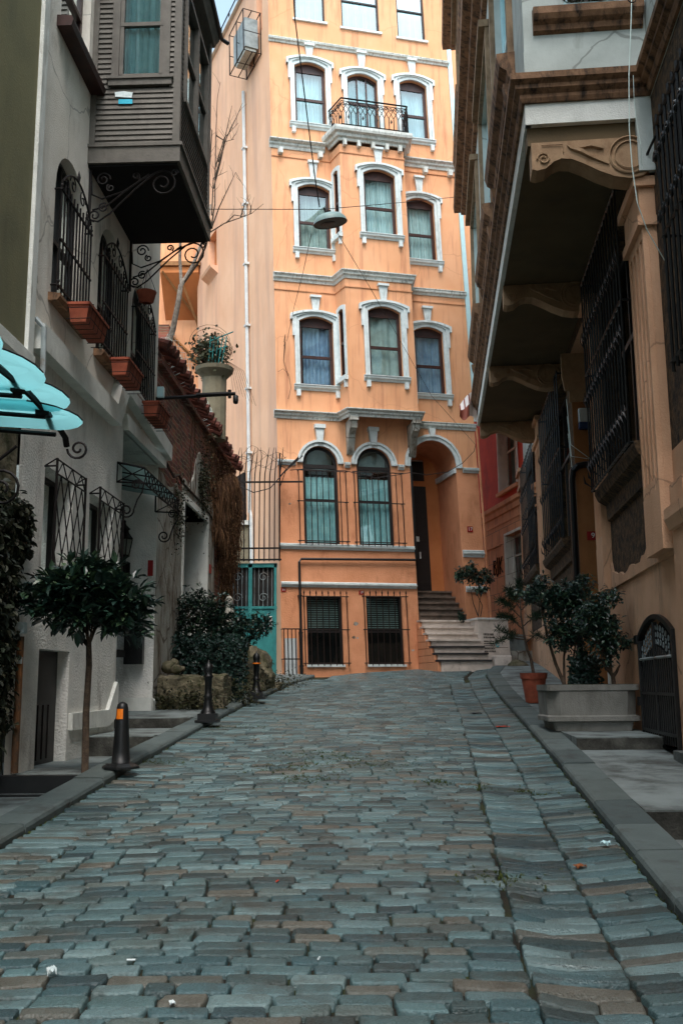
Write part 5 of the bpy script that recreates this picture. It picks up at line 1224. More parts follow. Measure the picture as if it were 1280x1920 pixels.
m.go('boulder', MT['rock'], smooth=True, label='big mossy rock outcrop in front of the teal gate', category='rock')
for k, (px, py, y, r_) in enumerate(((312, 1246, 15.3, .12), (326, 1250, 15.2, .09), (322, 1238, 15.5, .08), (337, 1249, 15.3, .05))):
    p = at(px, py, y); m = MB(); m.blob(tuple(p), (r_, r_, r_ * .85), 9, 7, .1, seed=k)
    m.go('loose_stone', MT['rock'], smooth=True, label=['largest grey loose stone lying on top of the low stone block', 'second loose stone, at the right of the largest on the block', 'small loose stone resting behind the two bigger ones', 'tiny loose stone at the right end of the little pile'][k], category='stone', group='loose stones piled on the stone block')
ball_tree((-2.5, 16.6, 1.2), [(-2.5, 16.6, 1.1), (-2.45, 16.6, 1.6), (-2.5, 16.6, 2.2)], [(-2.5, 16.8, 2.74, .74, .55, .44), (-3.0, 16.6, 2.35, .42, .4, .42), (-2.0, 16.9, 2.5, .5, .5, .34), (-2.4, 16.5, 2.2, .7, .3, .4)], 1250,
          'broad dark evergreen shrub above the stone block, left of the mossy boulder', 'evergreen_shrub', 'shrub', lsize=(.06, .10), seed=5)
ball_tree((-1.9, 18.2, 1.4), [(-1.95, 18.2, 1.3), (-1.8, 18.2, 1.9), (-1.75, 18.1, 2.3)], [(-1.75, 18.0, 2.5, .45, .45, .28), (-1.45, 18.0, 2.62, .28, .3, .2), (-2.05, 18.0, 2.35, .4, .4, .3)], 420,
          'spreading dark shrub branch reaching across the teal gate', 'gate_shrub', 'shrub', lsize=(.06, .10), seed=6)
m = MB(); rg = random.Random(9)       # undergrowth below the shrubs
for _ in range(8000):
    x, y = rg.uniform(-3.1, -1.7), rg.uniform(16.0, 17.8); z = rg.uniform(1.0, 2.3)
    m.leaf(Vector((x, y, z)), Vector((rg.uniform(-1, 1), rg.uniform(-1, 1), rg.uniform(-1, 1))), Vector((0, -1, .4)), rg.uniform(.05, .09), .02, rg.random() * .5)
m.go('undergrowth', MT['leaf_dark'], kind='stuff', label='dark tangled undergrowth below the evergreen shrub', category='undergrowth')
for k, (cx, cy, cz, sx, sz, n, lab) in enumerate(((-2.72, 14.82, 1.2, .14, .22, 260, 'dark weed at the left corner of the stone block'), (-2.15, 14.75, 1.28, .22, .18, 520, 'bushy green weed growing over the face of the stone block'), (-1.3, 18.6, 1.55, .3, .16, 420, 'low leafy weed along the foot of the mossy boulder'), (-1.7, 17.6, 1.45, .22, .2, 300, 'dark weed beside the farther iron bollard'), (-1.6, 15.9, 1.3, .15, .2, 240, 'dark weed behind the right end of the stone block'))):
    m = MB()
    for _ in range(n):
        p = Vector((rg.gauss(cx, sx), rg.gauss(cy, .06), max(1.02, rg.gauss(cz, sz * .6)))); m.leaf(p, Vector((rg.uniform(-1, 1), rg.uniform(-1, .2), rg.uniform(-.5, 1))), Vector((0, -.5, 1)), rg.uniform(.03, .07), .016)
    m.go('weed', MT['leaf_olive'], label=lab, category='weed')
m = MB(); c = at(427, 1120, 20.5); m.lathe((c.x, c.y, c.z - 1.0), [(.13, 0), (.13, .6), (.10, .64), (.12, .7), (.09, .8), (.05, .86), (.08, .92), (.09, .98), (.05, 1.05), (0, 1.08)], 12); m.go('gate_post', MT['plaster_old'], smooth=True, label='pale carved stone gate post finial rising out of the shrub', category='post')
# little caged meter box left of the gas pipe
t = thing('caged_cabinet', tuple(F(.15, .2, 1.6)), 'small white cabinet behind black bars at the left foot of the townhouse', 'cabinet')
m = MB(F); m.box(.08, .36, .01, .10, 1.62, 2.58); m.go('cabinet', MT['meter_white'], t)
m = MB(F)
for k in range(5): m.bar((.03 + k * .095, .2, 1.5), (.03 + k * .095, .2, 2.80), .012)
for z in (2.80, 2.08, 1.56): m.bar((.0, .2, z), (.44, .2, z), .014); m.bar((.0, 0, z), (.0, .2, z), .012)
m.go('bars', MT['iron'], t)
# ================================================================ RIGHT SIDE
RF = Frame((3.3, 10), 6, -1); BO = Frame((1.96, 9.24), 5.4, -1); BF = Frame((1.96, 9.24), 95.4, 1)
rh = thing('grey_house', tuple(RF(4, -.3, .9)), 'large grey and peach building with a long overhanging bay on carved corbels, on the right', 'house')
r1 = (.02, 2.72, 4.0, 6.95, 0, .32); r2 = (6.6, 9.9, 3.95, 6.95, 0, .32); r3 = (11.7, 15.2, 4.1, 7.0, 0, .32); ent = (3.5, 5.92, .6, 7.0, 0, .95)
gop = (-.42, 1.32, .6, 2.20, .2, .14)
m = MB(RF); wall_open(m, -19, 16.4, -1.2, 2.75, [gop, ent], .3); m.quad((16.4, 0, 0), (16.4, -4, 0), (16.4, -4, 7.2), (16.4, 0, 7.2)); m.go('wall', MT['peach'], rh)
m = MB(RF); wall_open(m, -.9, 16.4, 2.75, 7.2, [r1, ent, r2, r3], .3); m.quad((-19, 0, 3.7), (-.9, 0, 3.7), (-.9, 0, 7.4), (-19, 0, 7.4)); m.go('exposed_rubble', MT['rubble'], rh)
m = MB(RF); m.quad((-19, 0.004, 2.75), (-.75, 0.004, 2.75), (-.75, 0.004, 3.7), (-19, 0.004, 3.7))
rg = random.Random(12)
edge = [(-.8, 2.70), (-.8, 3.05), (-.2, 3.02), (.2, 2.90), (.5, 2.93), (.9, 2.82), (1.4, 2.86), (1.8, 2.80), (2.3, 2.84), (2.75, 2.92), (2.95, 3.2), (3.0, 2.70)]
m.prism(ragged(edge, 3, .025), -.02, .035); m.prism([(-.8, 3.0), (-.45, 3.0), (-.42, 3.3), (-.8, 3.35)], 0, .034); m.go('plaster_edge', MT['peach'], rh)
m = MB(RF); m.quad((-19, .002, 7.4), (-.9, .002, 7.4), (-.9, .002, 17), (-19, .002, 17)); m.quad((-19, 0, 17), (12, 0, 17), (12, -6, 17), (-19, -6, 17)); m.quad((16.4, 0, 7.2), (11, 0, 7.2), (11, 0, 12), (16.4, 0, 12)); m.go('upper_wall', MT['grey_wall'], rh)
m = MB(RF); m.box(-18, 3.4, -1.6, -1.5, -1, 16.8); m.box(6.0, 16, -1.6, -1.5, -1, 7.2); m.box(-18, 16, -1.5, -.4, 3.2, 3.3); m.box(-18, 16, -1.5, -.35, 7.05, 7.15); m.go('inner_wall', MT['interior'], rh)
# entrance recess
m = MB(RF); m.box(5.90, 5.919, -.95, .0, .9, 7.0); m.box(5.885, 5.90, -.30, .01, .9, 7.0); m.go('recess_cheek', MT['ochre'], rh)
m = MB(RF); m.box(5.86, 5.90, -.38, .05, 6.15, 6.35); m.prism_u([(-.38, 6.35), (.12, 6.35), (.16, 6.6), (.16, 7.0), (-.38, 7.0)], 5.84, 5.9); m.go('recess_cornice', MT['corbel'], rh)
m = MB(RF); m.box(3.52, 5.90, -.99, -.95, .9, 7.0); m.box(4.0, 5.4, -.95, -.9, 1.1, 4.3); m.go('entrance_door', MT['dark_frame'], rh)
def CK(u, d, z): return RF(5.885 - d, -u, z)
m = MB(CK); m.tube([(.95, .07, 5.05), (.12, .07, 5.05), (.02, .07, 5.03), (-.06, .07, 4.95), (-.08, .05, 4.8), (-.08, .0, 2.4), (-.08, 0, 1.2)], .055, 8); m.go('black_pipe', MT['iron_gloss'], rh)
m = MB(CK)
for k in range(3): m.tube([(-.10, .02, 6.2 - k * .3), (-.07, .06, 5.4 - k * .2), (.3 + .2 * k, .04, 5.1)], .006, 3)
m.go('thin_cable', MT['wire_pale'], rh)
t = thing('electricity_meter', tuple(CK(.2, .05, 5.7)), 'white and blue meter box on the ochre entrance cheek of the grey building', 'meter box')
m = MB(CK); m.cbox(.08, .32, 0, .10, 5.78, 6.02, .012); m.box(.15, .24, .10, .103, 5.86, 5.865); m.go('lid', MT['meter_white'], t)
m = MB(CK); m.cbox(.075, .325, 0, .11, 5.66, 5.775, .01); m.go('base', MT['meter_blue'], t)
plate(CK, .22, 3.86, .19, .145, '9', 'dark red plate reading 9 on the ochre cheek beside the grey building entrance', .0)
m = MB(CK); m.box(.55, .72, .0, .03, 3.95, 4.5); m.go('intercom', MT['dark_frame'], label='small dark glazed panel deep in the ochre entrance recess', category='panel')
# pilasters
def pilaster(u0, u1, z0, z1, d, cap=True, fl=4, mt='peach', nm='pilaster'):
    m = MB(RF); w = (u1 - u0); n = fl * 2 + 1; st = w / n
    m.box(u0, u1, 0, d - .055, z0, z1)
    for k in range(n):
        a, b = u0 + k * st, u0 + (k + 1) * st
        if k % 2 == 0: m.box(a + .012, b - .012, d - .055, d, z0, z1)
        else: m.box(a - .011, b + .011, d - .055, d - .002, z0, z0 + .12); m.box(a - .011, b + .011, d - .055, d - .002, z1 - .10, z1)
    for s in (u0, u1): pass
    if cap:
        m.box(u0 - .04, u1 + .04, 0, d + .05, z1, z1 + .10); m.box(u0 - .01, u1 + .01, 0, d + .02, z1 + .10, z1 + .42); m.box(u0 - .06, u1 + .06, 0, d + .08, z1 + .42, z1 + .52)
    m.box(u0 - .002, u1 + .002, 0, d + .002, 0.5 if nm == 'x' else z0 - .6, z0 - .002)
    return m.go(nm, MT[mt], rh)
pilaster(-.80, -.02, 3.35, 6.05, .14); pilaster(2.86, 3.40, 3.3, 6.3, .12); pilaster(10.2, 11.3, 3.0, 6.6, .14); pilaster(15.4, 16.3, 3.2, 6.6, .12)
m = MB(RF); m.box(3.36, 3.46, .0, .05, 1.0, 3.2); m.go('pale_paint_strip', MT['white_trim'], rh)
m = MB(RF); m.box(-1.35, -.85, 0, .06, 1.0, 3.35); m.prism_u([(0, 2.9), (.10, 2.9), (.14, 3.0), (.14, 3.1), (0, 3.12)], -4, -.9); m.go('peach_pier', MT['peach'], rh)
# dark windows with wrought iron
for op in (r1, r2, r3):
    w = sash(RF, rh, op, -.2, MT['dark_frame'], .08, .6, muls=(.33, .66), glass_m=MT['glass_dark'])
    m = MB(RF); a, b, c, e = op[:4]; m.prism_u([(0, c - .42), (.05, c - .40), (.06, c - .2), (.16, c - .14), (.2, c - .05), (.2, c), (0, c + .02)], a - .06, b + .06); m.go('sill', MT['rubble'], w)
    m = MB(RF); d = .24 if op is r1 else .16; n = 11 if op is not r1 else 16
    for k in range(n):
        u = lerp(a, b, k / (n - 1)); m.bar((u, d, c - .02), (u, d, e), .012, 4)
        for z in (c + .25, c + 1.15, c + 2.0):
            m.tube([(u, d + .01, z), (u + .05, d + .04, z + .10), (u, d + .03, z + .22)], [.005, .012, .004], 4); m.tube([(u, d + .01, z), (u - .05, d + .03, z + .08), (u - .01, d + .03, z + .16)], [.005, .010, .003], 4)
        if k % 2: m.tube([(u, d, c + .05), (u + .03, d + .08, c + .12), (u, d + .1, c + .22)], [.004, .014, .003], 4)
    for z in (c, c + 1.6, e - .05): m.bar((a, d, z), (b, d, z), .018); m.bar((a, 0, z), (a, d, z), .016); m.bar((b, 0, z), (b, d, z), .016)
    m.go('window_grille', MT['iron_gloss'], w)
# black arched iron cellar gate
m = MB(RF); a, b, c, e, r = gop[:5]; d = .01
band(m, (a + .05, b - .05, .84, e - .05, r), .05, d - .03, d + .03, True)
cg = m.go('cellar_gate', MT['iron_gloss'], rh)
m = MB(RF)
n = 17
for k in range(n):
    u = lerp(a + .1, b - .1, k / (n - 1)); zz = e - .08 - r * (2 * k / (n - 1) - 1) ** 2; m.box(u - .022, u + .022, d - .015, d + .015, .86, 1.88 if False else zz - .26)
for z in (.95, 1.35): m.box(a + .06, b - .06, d - .02, d + .028, z, z + .03)
m.box((a + b) / 2 - .02, (a + b) / 2 + .02, d - .02, d + .03, .86, e - .08); m.go('gate_bars', MT['iron_gloss'], cg)
m = MB(RF)
for k in range(13):
    for q in range(3):
        u = lerp(a + .14, b - .14, k / 12); zz = e - .14 - r * (2 * k / 12 - 1) ** 2 - .075 * q; m.spiral((u, d, zz), (1, 0, 0), (0, 0, 1), .03, .03, 0, 1, .006, 3, 8)
m.bar((a + .08, d + .02, e - .46), (b - .08, d + .02, e - .46), .016); m.go('gate_mesh', MT['metal_grey'], cg)
for z in (1.22, 1.92): m = MB(RF); m.box(b - .02, b + .14, -.05, .05, z, z + .10); m.go('hinge', MT['iron_gloss'], cg)
m = MB(RF); m.quad((a, -.14, .6), (b, -.14, .6), (b, -.14, e), (a, -.14, e)); m.go('dark_backing', MT['interior'], cg)
m = MB(RF); m.box(-1.1, -.46, .0, .10, .55, .84); m.go('threshold_stone', MT['concrete'], rh)
# the long bay
bb = thing('x', (0, 0, 0), 'x', 'x'); bpy.data.objects.remove(bb)
def OB(u, d, z): return BO(u, d, z)
m = MB(BO); bops = [(1.15, 3.55, 8.72, 11.6, 0), (4.75, 7.15, 8.72, 11.6, 0), (8.75, 11.3, 8.72, 11.6, 0), (1.15, 3.55, 13.4, 16.2, 0), (4.75, 7.15, 13.4, 16.2, 0), (8.75, 11.3, 13.4, 16.2, 0)]
wall_open(m, 0, 12.05, 7.42, 12.5, bops[:3], .16); wall_open(m, 0, 12.05, 12.5, 17, bops[3:], .16, .2)
m.quad((12.05, .2, 12.5), (12.05, -1.6, 12.5), (12.05, -1.6, 17), (12.05, .2, 17))
fop = (.44, 1.12, 8.52, 10.6, 0); mf = MB(BF); wall_open(mf, 0, 1.27, 7.42, 17, [fop], .16)
k0 = len(m.v); m.v += mf.v; m.f += [tuple(i + k0 for i in f) for f in mf.f]; m.t += mf.t
m.quad((12.05, 0, 7.42), (12.05, -1.6, 7.42), (12.05, -1.6, 17), (12.05, 0, 17)); m.quad((0, 0, 17), (12.05, 0, 17), (12.05, -1.5, 17), (0, -1.5, 17))
by2 = m.go('bay', MT['grey_wall'], rh)
m = MB(BF); m.box(-.008, 1.25, 0, .025, 7.74, 8.02); m.go('plinth_band', MT['grey_wall'], by2)
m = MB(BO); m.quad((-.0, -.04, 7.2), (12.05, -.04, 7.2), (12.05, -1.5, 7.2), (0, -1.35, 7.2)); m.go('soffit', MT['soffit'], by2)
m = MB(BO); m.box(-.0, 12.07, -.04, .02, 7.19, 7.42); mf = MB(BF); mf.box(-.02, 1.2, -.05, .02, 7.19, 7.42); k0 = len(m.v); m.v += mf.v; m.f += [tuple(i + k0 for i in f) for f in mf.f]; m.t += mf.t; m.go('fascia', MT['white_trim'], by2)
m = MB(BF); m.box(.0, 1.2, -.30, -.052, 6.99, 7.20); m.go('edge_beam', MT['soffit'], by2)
pf = [(0, 7.42), (.05, 7.42), (.07, 7.46), (.07, 7.50), (.12, 7.54), (.12, 7.585), (.17, 7.62), (.17, 7.69), (.10, 7.72), (0, 7.73)]
# path of the big moulding: bay front, bay outer side, and the main wall nearer than the bay
def GP(u, d, z): return Vector((u, d, z))
pts = [RF(-18, 0, 0), BF(1.27, 0, 0), BF(0, 0, 0), BO(12.05, 0, 0), BO(12.05, -1.3, 0)]
path = [(p.x, p.y) for p in pts]
m = MB(W); m.sweep(path, pf); m.go('cornice', MT['brown_mould'], by2)
path2 = [(p.x, p.y) for p in [BF(1.22, 0, 0), BF(0, 0, 0), BO(12.05, 0, 0), BO(12.05, -1.3, 0)]]
m = MB(W); m.sweep(path2, [(0, 12.25), (.08, 12.28), (.1, 12.36), (.22, 12.42), (.24, 12.5), (.38, 12.56), (.40, 12.7), (0, 12.74)]); m.go('belt_cornice', MT['brown_mould'], by2)
m = MB(W); m.sweep(path2, [(0, 16.55), (.12, 16.6), (.14, 16.75), (.34, 16.85), (.36, 16.95), (.54, 17.02), (.56, 17.2), (0, 17.24)]); m.go('eaves_cornice', MT['brown_mould'], by2)
def BO2(u, d, z): return BO(u, d + .2, z)
for bi, op in enumerate(bops):
    BX = BO if bi < 3 else BO2
    w = sash(BX, by2, op, -.09, MT['pvc'], .09, .5, muls=(.33, .66), glass_m=MT['glass'], curt=(op[2], op[3]), curt_m=MT['curtain'])
    m = MB(BX); a, b, c, e, r = op; band(m, (a, b, c, e, 0), .14, 0, .07); m.box(a - .16, b + .16, .0, .17, e + .14, e + .26); m.go('surround', MT['soffit_light'], w)
    m = MB(BX); m.prism_u([(0, c - .34), (.08, c - .32), (.10, c - .24), (.18, c - .18), (.21, c - .08), (.21, c - .02), (0, c)], a - .2, b + .2)
    for u in (a - .1, b - .04): m.prism_u([(0, c - .7), (.04, c - .68), (.12, c - .45), (.14, c - .34), (0, c - .34)], u, u + .14)
    m.go('sill', MT['brown_mould'], w)
w = sash(BF, by2, fop, -.05, MT['pvc'], .06, .5, glass_m=MT['glass_dark'])
m = MB(BF); m.prism_u([(0, 8.22), (.05, 8.24), (.06, 8.30), (.11, 8.33), (.14, 8.38), (.14, 8.46), (.02, 8.50), (0, 8.50)], .10, 1.23); m.go('sill', MT['brown_mould'], w)
m = MB(BF); m.box(.42, 1.2, 0, .06, 8.50, 8.53); m.go('frame_ledge', MT['pvc'], w)
t = thing('window_plant', tuple(BF(.7, .06, 8.53)), 'leafy plant on the sill of the bay front window at the top right', 'plant')
m = MB()
for _ in range(420):
    p = BF(rnd(.44, .98), rnd(0, .12), 8.53 + abs(random.gauss(0, .12))); m.leaf(p, Vector((rnd(-1, 1), rnd(-1, .3), rnd(-.2, 1))), Vector((0, -.4, 1)), rnd(.03, .06), .014)
m.go('foliage', MT['leaf_olive'], t)
# corbels
for s0 in (.0, 4.15, 7.85, 11.78):
    q = BO(s0, 0, 0); v = q - RF(0, 0, 0); us = v.dot(RF.U); dd0 = v.dot(RF.N)
    k = (dd0 - .03) / 1.22
    pr = [(1.22, 6.99), (1.22, 6.70), (1.17, 6.68), (1.08, 6.70), (1.0, 6.77), (.92, 6.80), (.82, 6.79), (.70, 6.73), (.55, 6.64), (.40, 6.57), (.25, 6.54), (.12, 6.56), (.03, 6.62), (0, 6.7), (0, 6.99)]
    m = MB(RF); m.prism_u([(a * k, z + (.20 if s0 else 0)) for a, z in pr], us, us + .26)
    cb = m.go('corbel', MT['corbel'], rh)
    m = MB(RF); uu = us - .012; zz = .20 if s0 else 0
    m.spiral((uu, .24 * k, 6.79 + zz), (0, 1, 0), (0, 0, 1), .20, .20, 0, 1.0, .012, 4, 24); m.spiral((uu, .24 * k, 6.79 + zz), (0, 1, 0), (0, 0, 1), .15, .15, 0, 1.0, .009, 4, 24)
    m.tube([(uu, .45 * k, 6.70 + zz), (uu, .6 * k, 6.78 + zz), (uu, .72 * k, 6.86 + zz), (uu, .82 * k, 6.90 + zz), (uu, .86 * k, 6.94 + zz)], [.008, .02, .03, .02, .006], 5); m.tube([(uu, .5 * k, 6.88 + zz), (uu, .62 * k, 6.92 + zz), (uu, .74 * k, 6.9 + zz)], [.02, .03, .008], 5)
    m.tube([(uu, 1.12 * k, 6.95 + zz), (uu, .90 * k, 6.95 + zz), (uu, .90 * k, 6.86 + zz)], .006, 4); m.spiral((uu, 1.10 * k, 6.80 + zz), (0, 1, 0), (0, 0, 1), .07, .02, 0, 1.4, .01)
    m.go('carved_scroll', MT['corbel'], cb)
# near pier, grille and cables by the right edge
m = MB(RF); m.box(-.92, -.86, .0, .16, 6.6, 7.42); m.go('pale_pier', MT['grey_wall'], rh)
t = thing('near_grille', tuple(RF(-2, .2, 4)), 'dark wrought iron grille cut by the right edge high on the rubble wall', 'grille')
m = MB(RF)
for k in range(10): u = -1.75 - k * .16; m.bar((u, .16, 4.2), (u, .16, 6.7), .016); m.spiral((u + .06, .18, 6.3), (1, 0, 0), (0, 0, 1), .07, .015, 0, 1.4, .012); m.spiral((u + .06, .18, 5.7), (1, 0, 0), (0, 0, 1), .06, .015, 2, 1.4, .012)
for z in (4.3, 5.5, 6.6): m.bar((-1.7, .16, z), (-3.3, .16, z), .02); m.bar((-1.72, 0, z), (-1.72, .16, z), .016)
m.go('bars', MT['iron_gloss'], t)
m = MB(RF); m.box(-3.2, -1.8, .0, .02, 4.2, 6.7); m.go('dark_panel', MT['interior'], t)
cables = thing('white_cable', tuple(at(1198, 60, 8.6)), 'thin pale cable hanging in a long curve at the right', 'cable')
m = MB(); m.tube([tuple(at(x, y, Y)) for x, y, Y in ((1199, -30, 8.9), (1197, 40, 8.7), (1191, 150, 8.6), (1190, 250, 8.6), (1194, 320, 8.6), (1203, 390, 8.6), (1220, 440, 8.7), (1245, 485, 8.8), (1268, 525, 8.9), (1276, 560, 8.9), (1290, 600, 8.9))], .0055, 5); m.tube([tuple(at(x, y, Y)) for x, y, Y in ((1199, 150, 8.9), (1200, 200, 8.9), (1204, 240, 8.9), (1211, 280, 8.9), (1213, 325, 9.0))], .003, 4)
m.go('cable', MT['wire_pale'], cables)
m = MB(); c = at(1199, 8, 8.7)
for k in range(3): m.spiral(tuple(c), (1, 0, 0), (0, .2, 1), .035 + .004 * k, .035, k, 1.1, .004)
m.go('cable_loop', MT['iron'], cables)
m = MB(); rg = random.Random(2)
for k in range(9):
    x0 = 1262 + rg.uniform(0, 10); m.tube([tuple(at(x, y, 8.85 + .02 * k)) for x, y in ((1276 + rg.uniform(-3, 5), 500), (x0 + 4, 560 + rg.uniform(-20, 10)), (x0, 600 + rg.uniform(-20, 20)), (x0 + 6, 640), (x0 + 16, 655), (1292, 640))], .006, 4)
m.tube([tuple(at(x, y, 8.9)) for x, y in ((1268, 655), (1272, 690), (1279, 745), (1277, 800), (1272, 840))], .005, 4); m.tube([tuple(at(x, y, 8.9)) for x, y in ((1235, 300), (1245, 350), (1262, 470), (1280, 520))], .008, 4)
m.go('cable_bundle', MT['black_plastic'], label='bundle of looped black cables at the right edge', category='cable')
m = MB(); m.tube([tuple(at(x, y, Y)) for x, y, Y in ((1275, 215, 8.7), (1240, 262, 8.9), (1222, 300, 9.1), (1210, 335, 9.2))], .014, 5); m.go('black_cable', MT['black_plastic'], label='thick black cable slanting down from the rubble wall to the first corbel', category='cable')

# ---------------------------------------------------------------- far building
PF = Frame((4.95, 26), -9, -1)
ph = thing('red_house', tuple(PF(1, 0, 1.5)), 'far house with brick red upper wall and tan panelled ground floor', 'house')
p1 = (.35, 1.95, 6.95, 8.75, 0); p2 = (.05, 1.62, 3.9, 5.62, 0)
m = MB(PF); wall_open(m, -4, 7, .5, 6.55, [p2], .28); m.go('wall', MT['pink_wall'], ph)
m = MB(PF); wall_open(m, -4, 7, 6.55, 13, [p1], .26); m.quad((7, 0, .5), (7, -5, .5), (7, -5, 13), (7, 0, 13)); m.quad((-4, 0, 13), (7, 0, 13), (7, -5, 13), (-4, -5, 13)); m.quad((-4, -2, .5), (7, -2, .5), (7, -2, 13), (-4, -2, 13)); m.go('red_wall', MT['red_wall'], ph)
m = MB(PF); m.prism_u([(0, 6.28), (.04, 6.3), (.05, 6.45), (.1, 6.5), (.1, 6.62), (0, 6.66)], -4, 7.02); m.box(-4, 7, 0, .02, 6.02, 6.08); m.box(2.0, 7, 0, .035, 5.42, 5.46); m.go('string_course', MT['pink_wall'], ph)
m = MB(PF)
for k in range(9): m.box(-4, 7, .0, .003, 2.2 + k * .46, 2.21 + k * .46)
for k in range(9):
    for q in range(16): u = -3.8 + q * .7 + (.35 if k % 2 else 0); m.box(u, u + .01, 0, .003, 2.2 + k * .46, 2.66 + k * .46)
m.go('block_joints', MT['step_dark'], ph)
for op in (p1, p2):
    w = sash(PF, ph, op, -.22, MT['curtain'] if False else MT['white_trim'], .06, .66, muls=(.5,), glass_m=MT['glass_dark'], curt=(op[2], op[3]), curt_m=MT['curtain_grey'], gap=.1, fold=5)
    m = MB(PF); band(m, op, .07, 0, .03); m.box(op[1] - .012, op[1] - .002, -.26, .03, op[2], op[3]); m.go('surround', MT['white_trim'], w)
    m = MB(PF); m.box(op[0] - .12, op[1] + .12, 0, .10, op[2] - .12, op[2] - .02); m.go('sill', MT['pink_wall'], w)
# sprayed letters
def strokes(m, T, pts, r): m.tube(pts, r, 4)
m = MB(PF); g = .012; z0, z1 = 4.62, 5.05
def fx(u): return 2.75 - u      # text reads left to right for someone facing the wall
for L_ in ([(0, z0), (0.03, z1)], [(.0, z1 - .02), (.18, z1 - .03), (.22, z1 - .12), (.08, z0 + .24), (.22, z0 + .15), (.2, z0 + .03), (.02, z0)], [(.38, z1 + .05), (.40, z0 - .02), (.32, z0 - .08), (.27, z0)], [(.55, z1 + .03), (.56, z0 - .03)], [(.80, z1 + .03), (.58, z0 + .2), (.82, z0)]):
    m.tube([(fx(u), g, z) for u, z in L_], .022, 4)
m.go('graffiti', MT['black_paint'], ph)
# low retaining wall and block in the background right
m = MB(); m.box(4.35, 6.5, 26.2, 26.6, 1.2, 2.75); m.go('retaining_wall', MT['concrete'], label='stained low concrete wall at the bend, behind the potted pine', category='wall')
m = MB(); m.box(4.4, 6.4, 25.6, 26.19, 1.2, 2.3); m.go('concrete_step', MT['plaster_old'], label='broad pale step in front of the low concrete wall at the bend', category='step')
wbk = at(922, 1250, 23.6)
m = MB(); m.cbox(wbk.x, wbk.x + .42, wbk.y, wbk.y + .5, G(wbk.x, wbk.y) - .1, G(wbk.x, wbk.y) + .34, .02); m.go('marble_block', MT['marble'], label='small pale marble block on the ground right of the white stair wall', category='block')
rough = MB(); rough.blob((wbk.x + .55, wbk.y - .05, G(wbk.x, wbk.y) + .06), (.28, .2, .17), 10, 7, .15, seed=4); rough.go('mossy_stone', MT['rock'], smooth=True, label='mossy lump of stone beside the small marble block', category='stone')

# ---------------------------------------------------------------- plants on the right
def pot_tree(): pass
p0 = Vector((2.98, 15.4, max(1.03, G(kr(15.4), 15.4) + .103)))
t = thing('potted_pine', tuple(p0), 'young pine with sparse needles in a terracotta coloured pot on the right pavement', 'potted plant')
m = MB(); h = .46; m.lathe(tuple(p0), [(.13, 0), (.135, .01), (.19, h - .09), (.205, h - .09), (.215, h), (.20, h), (.185, h - .05)], 22); m.go('pot', MT['terracotta'], t, smooth=False)
m = MB(); m.lathe((p0.x, p0.y, p0.z + h - .06), [(.186, 0), (.1, .01), (0, .012)], 14); m.go('soil', MT['soil'], t)
m = MB(); tk = [(995, 1270), (990, 1240), (984, 1225), (978, 1195), (973, 1160), (972, 1130)]; m.tube([tuple(at(x, y, 15.4)) for x, y in tk], [.028, .024, .022, .018, .014, .008], 6)
br_ = [((976, 1185), (955, 1165), (935, 1160)), ((974, 1165), (950, 1140), (934, 1132)), ((973, 1150), (992, 1130), (1004, 1118)), ((972, 1135), (968, 1115), (972, 1098)), ((978, 1200), (955, 1195), (930, 1185)), ((982, 1210), (1000, 1195), (1022, 1208)), ((976, 1180), (1000, 1160), (1012, 1160)), ((980, 1205), (950, 1200), (925, 1210)), ((974, 1150), (958, 1125), (950, 1112))]
for b in br_: m.tube([tuple(at(x, y, 15.4 + .1 * i)) for i, (x, y) in enumerate(b)], [.010, .008, .005], 4)
m.go('trunk', MT['bark'], t, smooth=True)
m = MB(); rg = random.Random(14)
for b in br_:
    for q in range(9):
        tt = lerp(.35, 1.05, q / 8); i = 0 if tt < .5 else 1; u = min(1.1, (tt - .5 * i) * 2); c0, c1 = at(b[i][0], b[i][1], 15.4 + .1 * i), at(b[i + 1][0], b[i + 1][1], 15.5 + .1 * i); c = c0.lerp(c1, u)
        for _ in range(30 if b[2][1] < 1170 else 16):
            dr = Vector((rg.uniform(-1, 1), rg.uniform(-1, 1), rg.uniform(-.5, 1))); m.leaf(c, dr, Vector((0, -1, .3)), rg.uniform(.08, .15), .0035, rg.random())
m.go('needles', MT['leaf_pine'], t)
# concrete planter
t = thing('concrete_planter', (2.9, 11.8, .93), 'long grey concrete planter trough standing on the step of the right pavement', 'planter')
m = MB(); x0, x1, y0, y1, zb = 2.37, 3.44, 11.45, 12.1, .932
def loft(m, secs):
    P = []; 
    for (a, b, c, d, z, k) in secs: P += [(a + k, c, z), (b - k, c, z), (b, c + k, z), (b, d, z), (a, d, z), (a, c + k, z)]
    n = 6; F_ = [tuple(range(n)), tuple(range((len(secs) - 1) * n, len(secs) * n))]
    for r_ in range(len(secs) - 1): F_ += [(r_ * n + i, r_ * n + (i + 1) % n, (r_ + 1) * n + (i + 1) % n, (r_ + 1) * n + i) for i in range(n)]
    m.add(P, F_)
loft(m, [(x0 + .09, x1 - .09, y0 + .06, y1, zb, .02), (x0 + .07, x1 - .07, y0 + .05, y1, zb + .10, .02), (x0 + .0, x1 + .0, y0 + .0, y1, zb + .115, .03), (x0, x1, y0, y1, zb + .165, .03), (x0 + .02, x1 - .02, y0 + .02, y1, zb + .18, .13), (x0 + .012, x1 - .012, y0 + .012, y1, zb + .455, .13), (x0 - .0, x1, y0 - .0, y1, zb + .465, .03), (x0, x1, y0, y1, zb + .53, .03)])
m.go('box', MT['planter'], t)
m = MB(); m.box(x0 + .06, x1 - .06, y0 + .06, y1 - .05, zb + .52, zb + .534); m.go('soil', MT['soil'], t)
